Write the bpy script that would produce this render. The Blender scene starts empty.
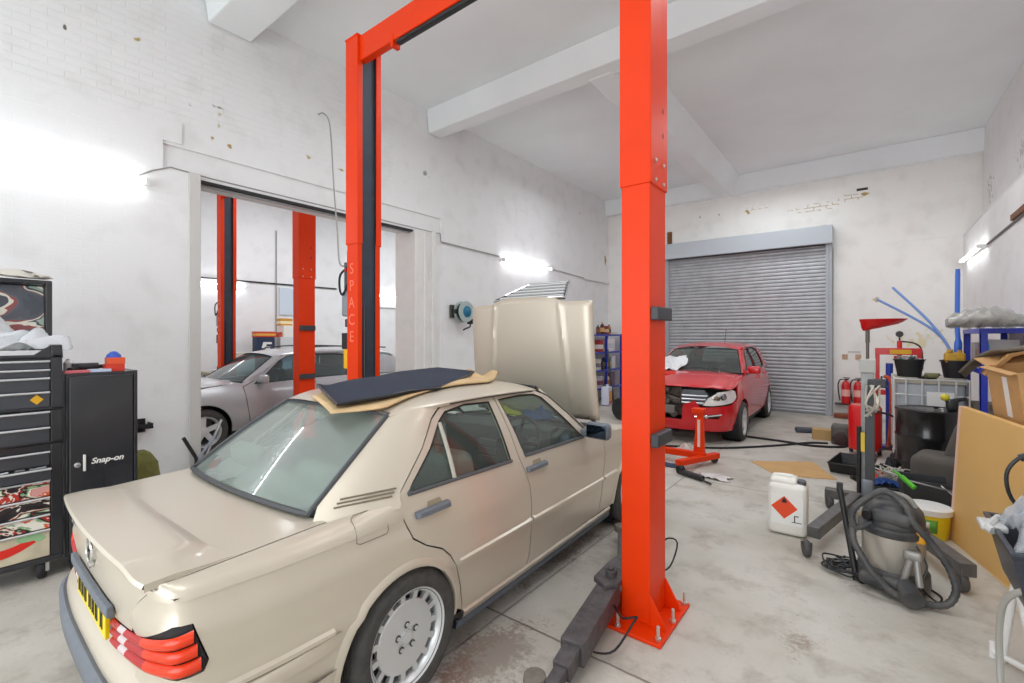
import bpy, bmesh, math, random
from mathutils import Vector, Matrix, geometry
from math import pi, sin, cos, radians
random.seed(7)
SC = bpy.context.scene
COL = SC.collection
V = Vector

# ------------------------------------------------------------------ materials
def lin(c):
    if isinstance(c, str):
        c = c.lstrip('#'); c = [int(c[i:i+2], 16)/255 for i in (0, 2, 4)]
        return tuple((x/12.92 if x <= .04045 else ((x+.055)/1.055)**2.4) for x in c)
    return tuple(c)
MATS = {}
def mat(name, col, rough=.5, metal=0., coat=0., noise=None, bump=None, spec=None, emit=None, aniso=None):
    """noise=(scale, amount[, dark colour]); bump=(scale, strength)"""
    if name in MATS: return MATS[name]
    m = bpy.data.materials.new(name); m.use_nodes = True
    nt = m.node_tree; b = nt.nodes['Principled BSDF']
    col = lin(col)
    b.inputs['Base Color'].default_value = (*col, 1)
    b.inputs['Roughness'].default_value = rough
    b.inputs['Metallic'].default_value = metal
    if coat: b.inputs['Coat Weight'].default_value = coat; b.inputs['Coat Roughness'].default_value = .12
    if spec is not None: b.inputs['Specular IOR Level'].default_value = spec
    if emit:
        b.inputs['Emission Color'].default_value = (*lin(emit[0]), 1); b.inputs['Emission Strength'].default_value = emit[1]
    if noise or bump:
        tc = nt.nodes.new('ShaderNodeTexCoord')
    if noise:
        n = nt.nodes.new('ShaderNodeTexNoise'); n.inputs['Scale'].default_value = noise[0]; n.inputs['Detail'].default_value = 5
        nt.links.new(tc.outputs['Object'], n.inputs['Vector'])
        r = nt.nodes.new('ShaderNodeMapRange'); r.inputs[1].default_value = .35; r.inputs[2].default_value = .7
        nt.links.new(n.outputs['Fac'], r.inputs[0])
        mx = nt.nodes.new('ShaderNodeMix'); mx.data_type = 'RGBA'
        dk = lin(noise[2]) if len(noise) > 2 else tuple(x*(1-noise[1]) for x in col)
        mx.inputs[6].default_value = (*col, 1)
        mx.inputs[7].default_value = (*[a*(1-noise[1])+d*noise[1] if len(noise) > 2 else d for a, d in zip(col, dk)], 1)
        nt.links.new(r.outputs[0], mx.inputs[0]); nt.links.new(mx.outputs[2], b.inputs['Base Color'])
    if bump:
        n2 = nt.nodes.new('ShaderNodeTexNoise'); n2.inputs['Scale'].default_value = bump[0]; n2.inputs['Detail'].default_value = 4
        nt.links.new(tc.outputs['Object'], n2.inputs['Vector'])
        bp = nt.nodes.new('ShaderNodeBump'); bp.inputs['Strength'].default_value = bump[1]; bp.inputs['Distance'].default_value = .02
        nt.links.new(n2.outputs['Fac'], bp.inputs['Height']); nt.links.new(bp.outputs['Normal'], b.inputs['Normal'])
    MATS[name] = m
    return m

def glass(name, tint, rough=.02, light_veil=.06):
    """tinted pane: lets light through, reflects by Fresnel"""
    if name in MATS: return MATS[name]
    m = bpy.data.materials.new(name); m.use_nodes = True
    nt = m.node_tree; nt.nodes.clear(); N = nt.nodes.new
    out = N('ShaderNodeOutputMaterial'); mx = N('ShaderNodeMixShader'); tr = N('ShaderNodeBsdfTransparent'); gl = N('ShaderNodeBsdfGlossy')
    fr = N('ShaderNodeFresnel'); fr.inputs['IOR'].default_value = 1.55
    geo = N('ShaderNodeNewGeometry'); mi = N('ShaderNodeMix'); mi.data_type = 'VECTOR'
    tr.inputs[0].default_value = (*lin(tint), 1); gl.inputs['Roughness'].default_value = rough
    ad = N('ShaderNodeMath'); ad.operation = 'MULTIPLY_ADD'; ad.inputs[1].default_value = .92; ad.inputs[2].default_value = .06
    ad.use_clamp = True
    lw = N('ShaderNodeLayerWeight'); lw.inputs['Blend'].default_value = .5; pw = N('ShaderNodeMath'); pw.operation = 'POWER'; pw.inputs[1].default_value = 4.; nt.links.new(lw.outputs['Facing'], pw.inputs[0])
    nt.links.new(pw.outputs[0], ad.inputs[0]); nt.links.new(ad.outputs[0], mx.inputs[0])
    df = N('ShaderNodeBsdfDiffuse'); df.inputs[0].default_value = (*lin('#c9d6cf'), 1); m2 = N('ShaderNodeMixShader'); m2.inputs[0].default_value = light_veil  # pale diffuse share: reflected room light painted into the pane
    nt.links.new(tr.outputs[0], m2.inputs[1]); nt.links.new(df.outputs[0], m2.inputs[2]); nt.links.new(m2.outputs[0], mx.inputs[1]); nt.links.new(gl.outputs[0], mx.inputs[2]); nt.links.new(mx.outputs[0], out.inputs[0])
    for n in (fr, geo, mi): nt.nodes.remove(n)
    MATS[name] = m
    return m

def film(name, col, alpha):
    if name in MATS: return MATS[name]
    m = bpy.data.materials.new(name); m.use_nodes = True
    b = m.node_tree.nodes['Principled BSDF']; b.inputs['Base Color'].default_value = (*lin(col), 1)
    b.inputs['Alpha'].default_value = alpha; b.inputs['Roughness'].default_value = .18
    MATS[name] = m
    return m

# ------------------------------------------------------------------ mesh builder
def frame(d):
    d = V(d).normalized()
    a = V((0, 0, 1)) if abs(d.z) < .95 else V((1, 0, 0))
    x = a.cross(d).normalized(); y = d.cross(x)
    return x, y, d
def rot(rx=0, ry=0, rz=0):
    return (Matrix.Rotation(radians(rz), 4, 'Z') @ Matrix.Rotation(radians(ry), 4, 'Y') @ Matrix.Rotation(radians(rx), 4, 'X'))
def spline(pts, k=6, closed=False):
    P = [V(p) for p in pts]; n = len(P); out = []
    R = range(n) if closed else range(n-1)
    for i in R:
        if closed: a, b, c, d = P[i-1], P[i], P[(i+1) % n], P[(i+2) % n]
        else: a, b, c, d = P[max(i-1, 0)], P[i], P[i+1], P[min(i+2, n-1)]
        for j in range(k):
            t = j/k
            out.append(.5*((2*b)+(c-a)*t+(2*a-5*b+4*c-d)*t*t+(3*b-a-3*c+d)*t**3))
    if not closed: out.append(P[-1].copy())
    return out

class B:
    def __init__(s): s.bm = bmesh.new()
    def face(s, vs):
        try: return s.bm.faces.new(vs)
        except ValueError: return None
    def poly(s, pts):
        s.face([s.bm.verts.new(V(p)) for p in pts]); return s
    def box(s, c, d, r=None):
        c = V(c); hx, hy, hz = d[0]/2, d[1]/2, d[2]/2
        vs = []
        for x, y, z in ((-1,-1,-1),(1,-1,-1),(1,1,-1),(-1,1,-1),(-1,-1,1),(1,-1,1),(1,1,1),(-1,1,1)):
            p = V((x*hx, y*hy, z*hz))
            if r is not None: p = (r @ p.to_4d()).to_3d() if len(r) == 4 else r @ p
            vs.append(s.bm.verts.new(c+p))
        for f in ((0,3,2,1),(4,5,6,7),(0,1,5,4),(1,2,6,5),(2,3,7,6),(3,0,4,7)): s.face([vs[i] for i in f])
        return s
    def b2(s, x0, x1, y0, y1, z0, z1):
        return s.box(((x0+x1)/2, (y0+y1)/2, (z0+z1)/2), (abs(x1-x0), abs(y1-y0), abs(z1-z0)))
    def rbox(s, c, d, rad=.02, seg=3, r=None):
        """box with really rounded vertical and horizontal edges"""
        t = bmesh.new(); bmesh.ops.create_cube(t, size=1)
        for v in t.verts: v.co = V((v.co.x*d[0], v.co.y*d[1], v.co.z*d[2]))
        bmesh.ops.bevel(t, geom=t.edges[:], offset=rad, segments=seg, profile=.5, affect='EDGES')
        return s.add(t, c, r)
    def add(s, t, c=(0,0,0), r=None):
        mp = {}
        for v in t.verts:
            p = v.co.copy()
            if r is not None: p = r @ p
            mp[v] = s.bm.verts.new(p+V(c))
        for f in t.faces: s.face([mp[v] for v in f.verts])
        t.free(); return s
    def ring(s, c, x, y, r, n):
        return [s.bm.verts.new(V(c)+x*(r*cos(2*pi*i/n))+y*(r*sin(2*pi*i/n))) for i in range(n)]
    def skin(s, A, Bq, closed=True):
        n = len(A)
        for i in range(n if closed else n-1): s.face([A[i], A[(i+1) % n], Bq[(i+1) % n], Bq[i]])
    def cyl(s, p0, p1, r0, r1=None, n=16, cap=True):
        r1 = r0 if r1 is None else r1
        x, y, d = frame(V(p1)-V(p0))
        A = s.ring(p0, x, y, r0, n); Bq = s.ring(p1, x, y, r1, n); s.skin(A, Bq)
        if cap: s.face(A[::-1]); s.face(Bq)
        return s
    def tube(s, pts, r, n=8, k=0, closed=False, cap=True, rad=None):
        P = spline(pts, k, closed) if k else [V(p) for p in pts]
        m = len(P); rings = []; px = None
        for i, p in enumerate(P):
            if closed: d = P[(i+1) % m]-P[i-1]
            else: d = P[min(i+1, m-1)]-P[max(i-1, 0)]
            if d.length < 1e-9: d = V((0, 0, 1))
            x, y, d = frame(d)
            if px is not None:
                x = px-d*px.dot(d)
                if x.length < 1e-6: x, y, d = frame(d)
                x.normalize(); y = d.cross(x)
            px = x
            rings.append(s.ring(p, x, y, rad(i/(m-1)) if rad else r, n))
        for a, b in zip(rings, rings[1:]): s.skin(a, b)
        if closed: s.skin(rings[-1], rings[0])
        elif cap: s.face(rings[0][::-1]); s.face(rings[-1])
        return s
    def lathe(s, prof, c=(0,0,0), d=(0,0,1), n=32, cap=True):
        x, y, d = frame(d); c = V(c); rings = []
        for r, z in prof: rings.append(s.ring(c+d*z, x, y, max(r, 1e-4), n))
        for a, b in zip(rings, rings[1:]): s.skin(a, b)
        if cap: s.face(rings[0][::-1]); s.face(rings[-1])
        return s
    def prism(s, poly, off, mapf=None):
        """poly: 3-D points, extruded by vector off"""
        P = [V(p) for p in poly]; off = V(off)
        A = [s.bm.verts.new(p) for p in P]; Bq = [s.bm.verts.new(p+off) for p in P]
        s.skin(A, Bq); s.face(A[::-1]); s.face(Bq)
        return s
    def grid(s, fn, nu, nv, cu=False, cv=False):
        g = [[s.bm.verts.new(V(fn(i/(nu if cu else nu-1), j/(nv if cv else nv-1)))) for j in range(nv)] for i in range(nu)]
        for i in range(nu if cu else nu-1):
            for j in range(nv if cv else nv-1):
                a, b = (i+1) % nu, (j+1) % nv
                s.face([g[i][j], g[a][j], g[a][b], g[i][b]])
        return s
    def loft(s, secs, closed=True, cap=True):
        R = [[s.bm.verts.new(V(p)) for p in q] for q in secs]
        for a, b in zip(R, R[1:]): s.skin(a, b, closed)
        if cap and closed: s.face(R[0][::-1]); s.face(R[-1])
        return s
    def ball(s, c, r, n=12, m=8, sc=(1,1,1), R=None):
        def f(u, v):
            th = pi*v; p = V((r*sc[0]*sin(th)*cos(2*pi*u), r*sc[1]*sin(th)*sin(2*pi*u), r*sc[2]*cos(th)))
            return V(c)+(R @ p if R is not None else p)
        return s.grid(f, n, m, cu=True)
    def xf(s, M):
        for v in s.bm.verts: v.co = M @ v.co
        return s
    def make(s, name, m, parent=None, smooth=40, bevel=0, seg=2, solid=0, sub=0, loc=None, keep=False):
        bmesh.ops.remove_doubles(s.bm, verts=s.bm.verts, dist=1e-5)
        if not keep: bmesh.ops.recalc_face_normals(s.bm, faces=s.bm.faces)
        me = bpy.data.meshes.new(name); s.bm.to_mesh(me); s.bm.free()
        for mm in (m if isinstance(m, (list, tuple)) else [m]): me.materials.append(mm)
        o = bpy.data.objects.new(name, me); COL.objects.link(o)
        if parent is not None: o.parent = parent
        if loc is not None: o.location = loc
        if solid:
            q = o.modifiers.new('solid', 'SOLIDIFY'); q.thickness = solid; q.offset = 0
        if bevel:
            q = o.modifiers.new('bevel', 'BEVEL'); q.width = bevel; q.segments = seg; q.limit_method = 'ANGLE'; q.angle_limit = radians(38)
            q.harden_normals = False
        if sub:
            q = o.modifiers.new('sub', 'SUBSURF'); q.levels = sub; q.render_levels = sub
        if smooth:
            me.polygons.foreach_set('use_smooth', [True]*len(me.polygons))
            me.set_sharp_from_angle(angle=radians(smooth))
        return o

def tag(o, label=None, cat=None, group=None, kind=None):
    if label: o['label'] = label
    if cat: o['category'] = cat
    if group: o['group'] = group
    if kind: o['kind'] = kind
    return o
def thing(name, label, cat, loc=(0,0,0), rz=0., group=None):
    o = bpy.data.objects.new(name, None); COL.objects.link(o); o.empty_display_size = .1
    o.location = loc; o.rotation_euler = (0, 0, radians(rz))
    return tag(o, label, cat, group)
def struct(o): o['kind'] = 'structure'; return o
def dup(o, loc=None, rz=None, label=None, parent=None):
    c = o.copy(); COL.objects.link(c)
    if parent is not None: c.parent = parent
    for ch in list(o.children): dup(ch, parent=c)
    if loc is not None: c.location = loc
    if rz is not None: c.rotation_euler = (0, 0, radians(rz))
    if label: c['label'] = label
    return c
def text(name, s, size, m, parent, M, depth=.0008, align='CENTER', shear=0, space=1., bold=0):
    """lettering as a mesh; M maps the text plane (x right, y up) to the parent's space"""
    cu = bpy.data.curves.new(name, 'FONT'); cu.body = s; cu.size = size; cu.extrude = depth; cu.align_x = align; cu.align_y = 'CENTER'
    cu.shear = shear; cu.space_character = space; cu.offset = bold
    t = bpy.data.objects.new('tmp', cu); COL.objects.link(t)
    dg = bpy.context.evaluated_depsgraph_get(); dg.update()
    me = bpy.data.meshes.new_from_object(t.evaluated_get(dg))
    bpy.data.objects.remove(t)
    me.transform(M); me.materials.clear(); me.materials.append(m)
    o = bpy.data.objects.new(name, me); COL.objects.link(o); o.parent = parent
    return o
def plane_M(o, x, y):
    """matrix for a text plane with origin o, right vector x, up vector y"""
    x = V(x).normalized(); y = V(y).normalized(); z = x.cross(y)
    return Matrix(((x.x, y.x, z.x, o[0]), (x.y, y.y, z.y, o[1]), (x.z, y.z, z.z, o[2]), (0, 0, 0, 1)))
def inpoly(p, poly):
    c = False; n = len(poly); j = n-1
    for i in range(n):
        a, b = poly[i], poly[j]
        if (a[1] > p[1]) != (b[1] > p[1]) and p[0] < (b[0]-a[0])*(p[1]-a[1])/(b[1]-a[1])+a[0]: c = not c
        j = i
    return c
def dens(poly, res):
    out = []; n = len(poly)
    for i in range(n):
        a, b = poly[i], poly[(i+1) % n]; L = math.hypot(b[0]-a[0], b[1]-a[1]); k = max(1, int(L/res+.5))
        for j in range(k): out.append((a[0]+(b[0]-a[0])*j/k, a[1]+(b[1]-a[1])*j/k))
    return out
def arc(cx, cy, r, a0, a1, n=12):
    return [(cx+r*cos(radians(a0+(a1-a0)*i/n)), cy+r*sin(radians(a0+(a1-a0)*i/n))) for i in range(n+1)]
def panel(bld, poly, fn, holes=(), res=.06, thick=.015, flip=False):
    """fills a 2-D polygon (with holes), lays it on the surface fn(u,v) and folds its rim inwards"""
    outer = dens(poly, res); hs = [dens(h, res) for h in holes]
    pts = []; edges = []
    for lp in [outer]+hs:
        k = len(pts); n = len(lp); pts += lp; edges += [(k+i, k+(i+1) % n) for i in range(n)]
    xs = [p[0] for p in outer]; ys = [p[1] for p in outer]
    nb = len(pts)
    def far(p):
        for q in pts[:nb]:
            if abs(q[0]-p[0]) < res*.45 and abs(q[1]-p[1]) < res*.45: return False
        return True
    x = min(xs)+res*.5
    while x < max(xs):
        y = min(ys)+res*.5
        while y < max(ys):
            if inpoly((x, y), outer) and not any(inpoly((x, y), h) for h in hs) and far((x, y)): pts.append((x, y))
            y += res
        x += res
    vo, eo, fo, *_ = geometry.delaunay_2d_cdt([V(p) for p in pts], edges, [], 0, 1e-5)
    keep = []
    for f in fo:
        c = (sum(vo[i].x for i in f)/len(f), sum(vo[i].y for i in f)/len(f))
        if inpoly(c, outer) and not any(inpoly(c, h) for h in hs): keep.append(list(f))
    vs = {}; e = 1e-3
    def getv(i):
        if i not in vs: vs[i] = bld.bm.verts.new(fn(vo[i].x, vo[i].y))
        return vs[i]
    cnt = {}
    for f in keep:
        q = [getv(i) for i in f]
        bld.face(q if flip else q[::-1])
        for i in range(len(f)):
            k = tuple(sorted((f[i], f[(i+1) % len(f)]))); cnt[k] = cnt.get(k, 0)+1
    if thick:
        inn = {}
        def geti(i):
            if i not in inn:
                u, v = vo[i].x, vo[i].y; p = fn(u, v)
                n = (fn(u+e, v)-fn(u-e, v)).cross(fn(u, v+e)-fn(u, v-e))
                if n.length > 1e-12: n.normalize()
                inn[i] = bld.bm.verts.new(p+n*(-thick if flip else thick))
            return inn[i]
        for (a, b), c in cnt.items():
            if c == 1: bld.face([getv(a), getv(b), geti(b), geti(a)])
    return bld

WHITE = mat('white plastic', '#e8e8e6', .4); BLACK = mat('black plastic', '#1b1c1f', .45); RUBBER = mat('black rubber', '#202123', .75, bump=(60, .1))
STEEL = mat('steel', '#b9bbbd', .3, 1.); CHROME = mat('chrome', '#e4e6e8', .08, 1.); DKSTEEL = mat('dark steel', '#4c4b4e', .5, .6, noise=(18, .4))
# ------------------------------------------------------------------ camera (16 mm lens, eye 1.70 m)
cam = bpy.data.cameras.new('camera'); cam.sensor_width = 36; cam.lens = 466*36/1024; cam.shift_y = -4.5/1024; cam.clip_end = 200
co = bpy.data.objects.new('camera', cam); COL.objects.link(co); co.location = (0, 0, 1.70); co.rotation_euler = (pi/2, 0, radians(37.65)); SC.camera = co
vs = SC.view_settings; vs.view_transform = 'Standard'; vs.look = 'None'; vs.gamma = 1; vs.use_curve_mapping = False; vs.exposure = 0.53
try:
    SC.cycles.use_denoising = True; SC.cycles.max_bounces = 14; SC.cycles.diffuse_bounces = 7; SC.cycles.glossy_bounces = 5
    SC.cycles.transparent_max_bounces = 14; SC.cycles.sample_clamp_indirect = 6; SC.cycles.caustics_reflective = False; SC.cycles.caustics_refractive = False
except Exception: pass
w = bpy.data.worlds.new('sky'); SC.world = w; w.use_nodes = True
w.node_tree.nodes['Background'].inputs[0].default_value = (.86, .93, 1, 1); w.node_tree.nodes['Background'].inputs[1].default_value = .9

# ------------------------------------------------------------------ wall paint: brickwork under white paint, with worn spots of their own shape
def wall_paint(name, col, axis, spots=(), brick=.25, bricks_seen=()):
    m = bpy.data.materials.new(name); m.use_nodes = True; nt = m.node_tree; N = nt.nodes.new; L = nt.links.new
    b = nt.nodes['Principled BSDF']; b.inputs['Roughness'].default_value = .62; b.inputs['Specular IOR Level'].default_value = .3
    tc = N('ShaderNodeTexCoord'); sp = N('ShaderNodeSeparateXYZ'); L(tc.outputs['Object'], sp.inputs[0])
    cb = N('ShaderNodeCombineXYZ'); L(sp.outputs['Y' if axis == 'X' else 'X'], cb.inputs[0]); L(sp.outputs['Z'], cb.inputs[1])
    br = N('ShaderNodeTexBrick'); br.inputs['Scale'].default_value = 1; br.inputs['Brick Width'].default_value = .225; br.inputs['Row Height'].default_value = .075
    br.inputs['Mortar Size'].default_value = .008; br.inputs['Mortar Smooth'].default_value = .6; L(cb.outputs[0], br.inputs['Vector'])
    nz = N('ShaderNodeTexNoise'); nz.inputs['Scale'].default_value = 3; nz.inputs['Detail'].default_value = 7; L(tc.outputs['Object'], nz.inputs['Vector'])
    n2 = N('ShaderNodeTexNoise'); n2.inputs['Scale'].default_value = 28; n2.inputs['Detail'].default_value = 4; L(tc.outputs['Object'], n2.inputs['Vector'])
    n3 = N('ShaderNodeTexNoise'); n3.inputs['Scale'].default_value = 11; n3.inputs['Detail'].default_value = 6; L(tc.outputs['Object'], n3.inputs['Vector'])
    def math_(op, a, c=None, clamp=False):
        q = N('ShaderNodeMath'); q.operation = op; q.use_clamp = clamp
        for i, x in enumerate((a, c)):
            if x is None: continue
            if isinstance(x, (int, float)): q.inputs[i].default_value = x
            else: L(x, q.inputs[i])
        return q.outputs[0]
    h = math_('ADD', math_('MULTIPLY', br.outputs['Fac'], math_('MULTIPLY', nz.outputs['Fac'], -1.6)), math_('MULTIPLY', n2.outputs['Fac'], .5))
    h = math_('ADD', h, math_('MULTIPLY', nz.outputs['Fac'], 1.2))
    bp = N('ShaderNodeBump'); bp.inputs['Strength'].default_value = brick; bp.inputs['Distance'].default_value = .012; zz = N('ShaderNodeMapRange'); zz.inputs[1].default_value = 3.95; zz.inputs[2].default_value = 4.1; zz.inputs[3].default_value = brick*.22; zz.inputs[4].default_value = brick; L(sp.outputs['Z'], zz.inputs[0]); L(zz.outputs[0], bp.inputs['Strength']); L(h, bp.inputs['Height']); L(bp.outputs[0], b.inputs['Normal'])
    base = N('ShaderNodeMix'); base.data_type = 'RGBA'; c = lin(col)
    base.inputs[6].default_value = (*c, 1); base.inputs[7].default_value = (c[0]*.9, c[1]*.895, c[2]*.885, 1)
    mr = N('ShaderNodeMapRange'); mr.inputs[1].default_value = .5; mr.inputs[2].default_value = .8; L(nz.outputs['Fac'], mr.inputs[0]); L(mr.outputs[0], base.inputs[0])
    cur = base.outputs[2]
    for (cy, cz, ry, rz, colr, thr) in spots:
        s1 = N('ShaderNodeVectorMath'); s1.operation = 'SUBTRACT'; L(cb.outputs[0], s1.inputs[0]); s1.inputs[1].default_value = (cy, cz, 0)
        s2 = N('ShaderNodeVectorMath'); s2.operation = 'DIVIDE'; L(s1.outputs[0], s2.inputs[0]); s2.inputs[1].default_value = (ry, rz, 1)
        ln = N('ShaderNodeVectorMath'); ln.operation = 'LENGTH'; L(s2.outputs[0], ln.inputs[0])
        f = math_('SUBTRACT', 1, ln.outputs['Value'], True)
        if thr < 0:      # worn joints: only the mortar lines show
            f = math_('MULTIPLY', math_('GREATER_THAN', math_('ADD', f, math_('MULTIPLY', math_('SUBTRACT', n3.outputs['Fac'], .5), 2.5)), -thr), math_('MULTIPLY', br.outputs['Fac'], math_('GREATER_THAN', f, .01)))
        else:
            mr2 = N('ShaderNodeMapRange'); mr2.inputs[1].default_value = thr; mr2.inputs[2].default_value = thr+.25
            L(math_('ADD', f, math_('MULTIPLY', math_('SUBTRACT', n3.outputs['Fac'], .5), 3.0)), mr2.inputs[0]); f = math_('MULTIPLY', mr2.outputs[0], math_('GREATER_THAN', f, .01))
        mx = N('ShaderNodeMix'); mx.data_type = 'RGBA'; L(f, mx.inputs[0]); L(cur, mx.inputs[6]); mx.inputs[7].default_value = (*lin(colr), 1); cur = mx.outputs[2]
    L(cur, b.inputs['Base Color'])
    return m
OCH, BRN, GRY = '#b39a63', '#6e5536', '#a3a099'
left_paint = wall_paint('painted brick of the long wall', '#ebeced', 'X',
    [(1.93,4.27,.10,.10,GRY,.72),(2.20,4.16,.07,.26,'#cfc7b2',.66),(2.14,3.98,.06,.05,OCH,.60),(2.32,3.93,.06,.05,OCH,.6),(2.2,4.35,.2,.04,GRY,.66),(3.28,4.10,.07,.05,OCH,.5),(3.75,4.08,.14,.03,OCH,.6),
     (1.45,4.75,.05,.05,OCH,.5),(5.35,4.45,.2,.16,GRY,.72),(12.08,3.85,.09,.26,'#a88a35',.42),(8.05,4.4,.9,.12,'#dcdad5',-.75),(.9,4.6,.03,.05,'#77736b',.55),(10.6,4.9,.05,.05,'#77736b',.5)], .42)
far_paint = wall_paint('painted brick of the end wall', '#f3f2ee', 'Y',
    [(-.95,4.57,.75,.17,OCH,-.55),(-2.2,4.72,1.0,.2,'#c9b48a',-.85),(-.35,4.68,.3,.12,OCH,-.4),(-3.44,4.74,.05,.05,BRN,.45),(-3.0,4.75,.07,.08,OCH,.55),(-2.35,4.72,.1,.14,OCH,.6),(-.12,4.72,.12,.1,OCH,.6),
     (.08,2.5,.14,.12,'#c2b79c',.64),(.75,1.6,.9,.6,'#e9dfbb',.75)], .22)
right_paint = wall_paint('painted brick of the side wall', '#ebeae9', 'X', [(9.5,4.3,.8,.5,'#c9c7c4',.68),(7.7,4.1,.5,.25,'#cdbba5',.70),(11.6,4.3,.5,.5,'#bdbab6',.7)], .4)
next_paint = wall_paint('painted wall of the next bay', '#f1f1f3', 'X', [], .12)
ceil_paint = mat('ceiling paint', '#eff3f5', .7, noise=(1.2, .05), bump=(14, .06))
trim_paint = mat('white gloss trim', '#e6e5e2', .4, noise=(6, .06))

# ------------------------------------------------------------------ floor
def floor_mat():
    m = bpy.data.materials.new('worn concrete'); m.use_nodes = True; nt = m.node_tree; N = nt.nodes.new; L = nt.links.new
    b = nt.nodes['Principled BSDF']; tc = N('ShaderNodeTexCoord'); sp = N('ShaderNodeSeparateXYZ'); L(tc.outputs['Object'], sp.inputs[0])
    def nz(s, d=6, r=.55):
        n = N('ShaderNodeTexNoise'); n.inputs['Scale'].default_value = s; n.inputs['Detail'].default_value = d; n.inputs['Roughness'].default_value = r; L(tc.outputs['Object'], n.inputs['Vector']); return n.outputs['Fac']
    def mr(x, a, c, lo=0., hi=1.):
        q = N('ShaderNodeMapRange'); q.inputs[1].default_value = a; q.inputs[2].default_value = c; q.inputs[3].default_value = lo; q.inputs[4].default_value = hi; L(x, q.inputs[0]); return q.outputs[0]
    def mt(op, a, c=None, cl=False):
        q = N('ShaderNodeMath'); q.operation = op; q.use_clamp = cl
        for i, x in enumerate((a, c)):
            if x is None: continue
            if isinstance(x, (int, float)): q.inputs[i].default_value = x
            else: L(x, q.inputs[i])
        return q.outputs[0]
    def mix(f, a, c):
        q = N('ShaderNodeMix'); q.data_type = 'RGBA'; L(f, q.inputs[0])
        if isinstance(a, str): q.inputs[6].default_value = (*lin(a), 1)
        else: L(a, q.inputs[6])
        q.inputs[7].default_value = (*lin(c), 1); return q.outputs[2]
    c = mix(mr(nz(.9), .38, .66), '#c9c5bd', '#b2ada2')
    c = mix(mr(nz(3.2, 9, .7), .50, .74), c, '#9b9388')
    c = mix(mr(nz(1.7, 8), .60, .72, 0, .6), c, '#cec8bc')
    c = mix(mt('MULTIPLY', mr(nz(30, 6, .7), .60, .72), mr(nz(1.1), .45, .6)), c, '#8a8076')
    # rust flakes by the sill, oil by the hoist
    def spot(x, y, rx, ry):
        s1 = N('ShaderNodeVectorMath'); s1.operation = 'SUBTRACT'; L(tc.outputs['Object'], s1.inputs[0]); s1.inputs[1].default_value = (x, y, 0)
        s2 = N('ShaderNodeVectorMath'); s2.operation = 'DIVIDE'; L(s1.outputs[0], s2.inputs[0]); s2.inputs[1].default_value = (rx, ry, 1)
        ln = N('ShaderNodeVectorMath'); ln.operation = 'LENGTH'; L(s2.outputs[0], ln.inputs[0]); return mt('SUBTRACT', 1, ln.outputs['Value'], True)
    fl = nz(38, 5, .6); f2 = nz(4, 6, .65)
    for (x, y, rx, ry, col, th) in ((-1.66,1.85,.22,.6,'#7a5344',.60),(-1.4,1.65,.35,.45,'#8a6c5a',.70),(-1.55,1.95,.5,.5,'#9a9188',.62),(-1.3,2.9,.5,.3,'#857c72',.72),(-.05,4.2,.7,.8,'#8b8378',.78),(-1.9,3.2,.25,1.4,'#83796f',.66),
                                    (-2.6,8.0,1.1,.9,'#8f877c',.62),(-.3,3.0,.5,.6,'#97897b',.80)):
        f = spot(x, y, rx, ry); c = mix(mt('MULTIPLY', mt('GREATER_THAN', f, .01), mr(mt('ADD', mt('MULTIPLY', f, .4), mt('ADD', mt('MULTIPLY', fl, .6), mt('MULTIPLY', f2, .8))), th+.25, th+.45)), c, col)
    # saw-cut joints
    def joint(coord, at, wd):
        d = mt('ABSOLUTE', mt('SUBTRACT', mt('ADD', coord, mt('MULTIPLY', nz(9), .02)), at+.01)); return mr(d, wd*.5, wd, 1, 0)
    j = joint(sp.outputs['Y'], 2.225, .010)
    for a in (-1.3, 5.75, 9.3): j = mt('MAXIMUM', j, joint(sp.outputs['Y'], a, .008))
    for a in (-1.80, .9): j = mt('MAXIMUM', j, mt('MULTIPLY', joint(sp.outputs['X'], a, .012), .6))
    c = mix(mt('MULTIPLY', j, .75), c, '#5d564e')
    L(c, b.inputs['Base Color']); L(mr(nz(2.5), .35, .7, .42, .68), b.inputs['Roughness']); b.inputs['Specular IOR Level'].default_value = .35
    bp = N('ShaderNodeBump'); bp.inputs['Strength'].default_value = .25; bp.inputs['Distance'].default_value = .01
    L(mt('SUBTRACT', nz(24, 6, .7), mt('MULTIPLY', j, 1.5)), bp.inputs['Height']); L(bp.outputs[0], b.inputs['Normal'])
    return m
struct(B().b2(-12.2, 3.0, -14, 12.6, -.2, 0).make('floor', floor_mat(), smooth=0))

# ------------------------------------------------------------------ walls
XL, D, CZ = -5.96, 12.27, 5.55
b = B()
b.b2(-6.45, XL-.015, -4, 1.655, 0, CZ); b.b2(-6.45, XL-.015, 1.655, 2.0, 0, 3.50); b.b2(-6.45, XL-.015, 1.655, 2.0, 3.77, CZ)                 # brick, near
b.b2(XL-.015, XL, -4, 2.0, 0, 3.50); b.b2(XL-.015, XL, -4, 1.655, 3.50, 3.80); b.b2(XL-.015, XL+.004, -4, 1.827, 3.80, 4.02)   # plaster coat
b.b2(-6.45, XL-.045, 2.0, 5.12, 3.475, 3.77); b.b2(-6.45, XL-.045, 1.655, 2.0, 3.50, 3.77)          # recessed lintel
b.b2(-6.45, XL-.015, 2.0, 5.12, 3.77, CZ)
b.b2(-6.45, XL-.045, 5.12, 5.72, 3.475, 3.77); b.b2(-6.45, XL-.03, 5.12, 5.72, 0, 3.475); b.b2(-6.45, XL-.015, 5.12, 5.72, 3.77, CZ); b.b2(-6.45, XL-.015, 5.72, D, 0, CZ)
struct(b.make('wall_left', left_paint, smooth=0))
b = B(); b.b2(-12.2, 3.0, D, D+.35, 0, CZ); b.b2(-.655, 1.6, D-.03, D, 0, 3.63)
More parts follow.
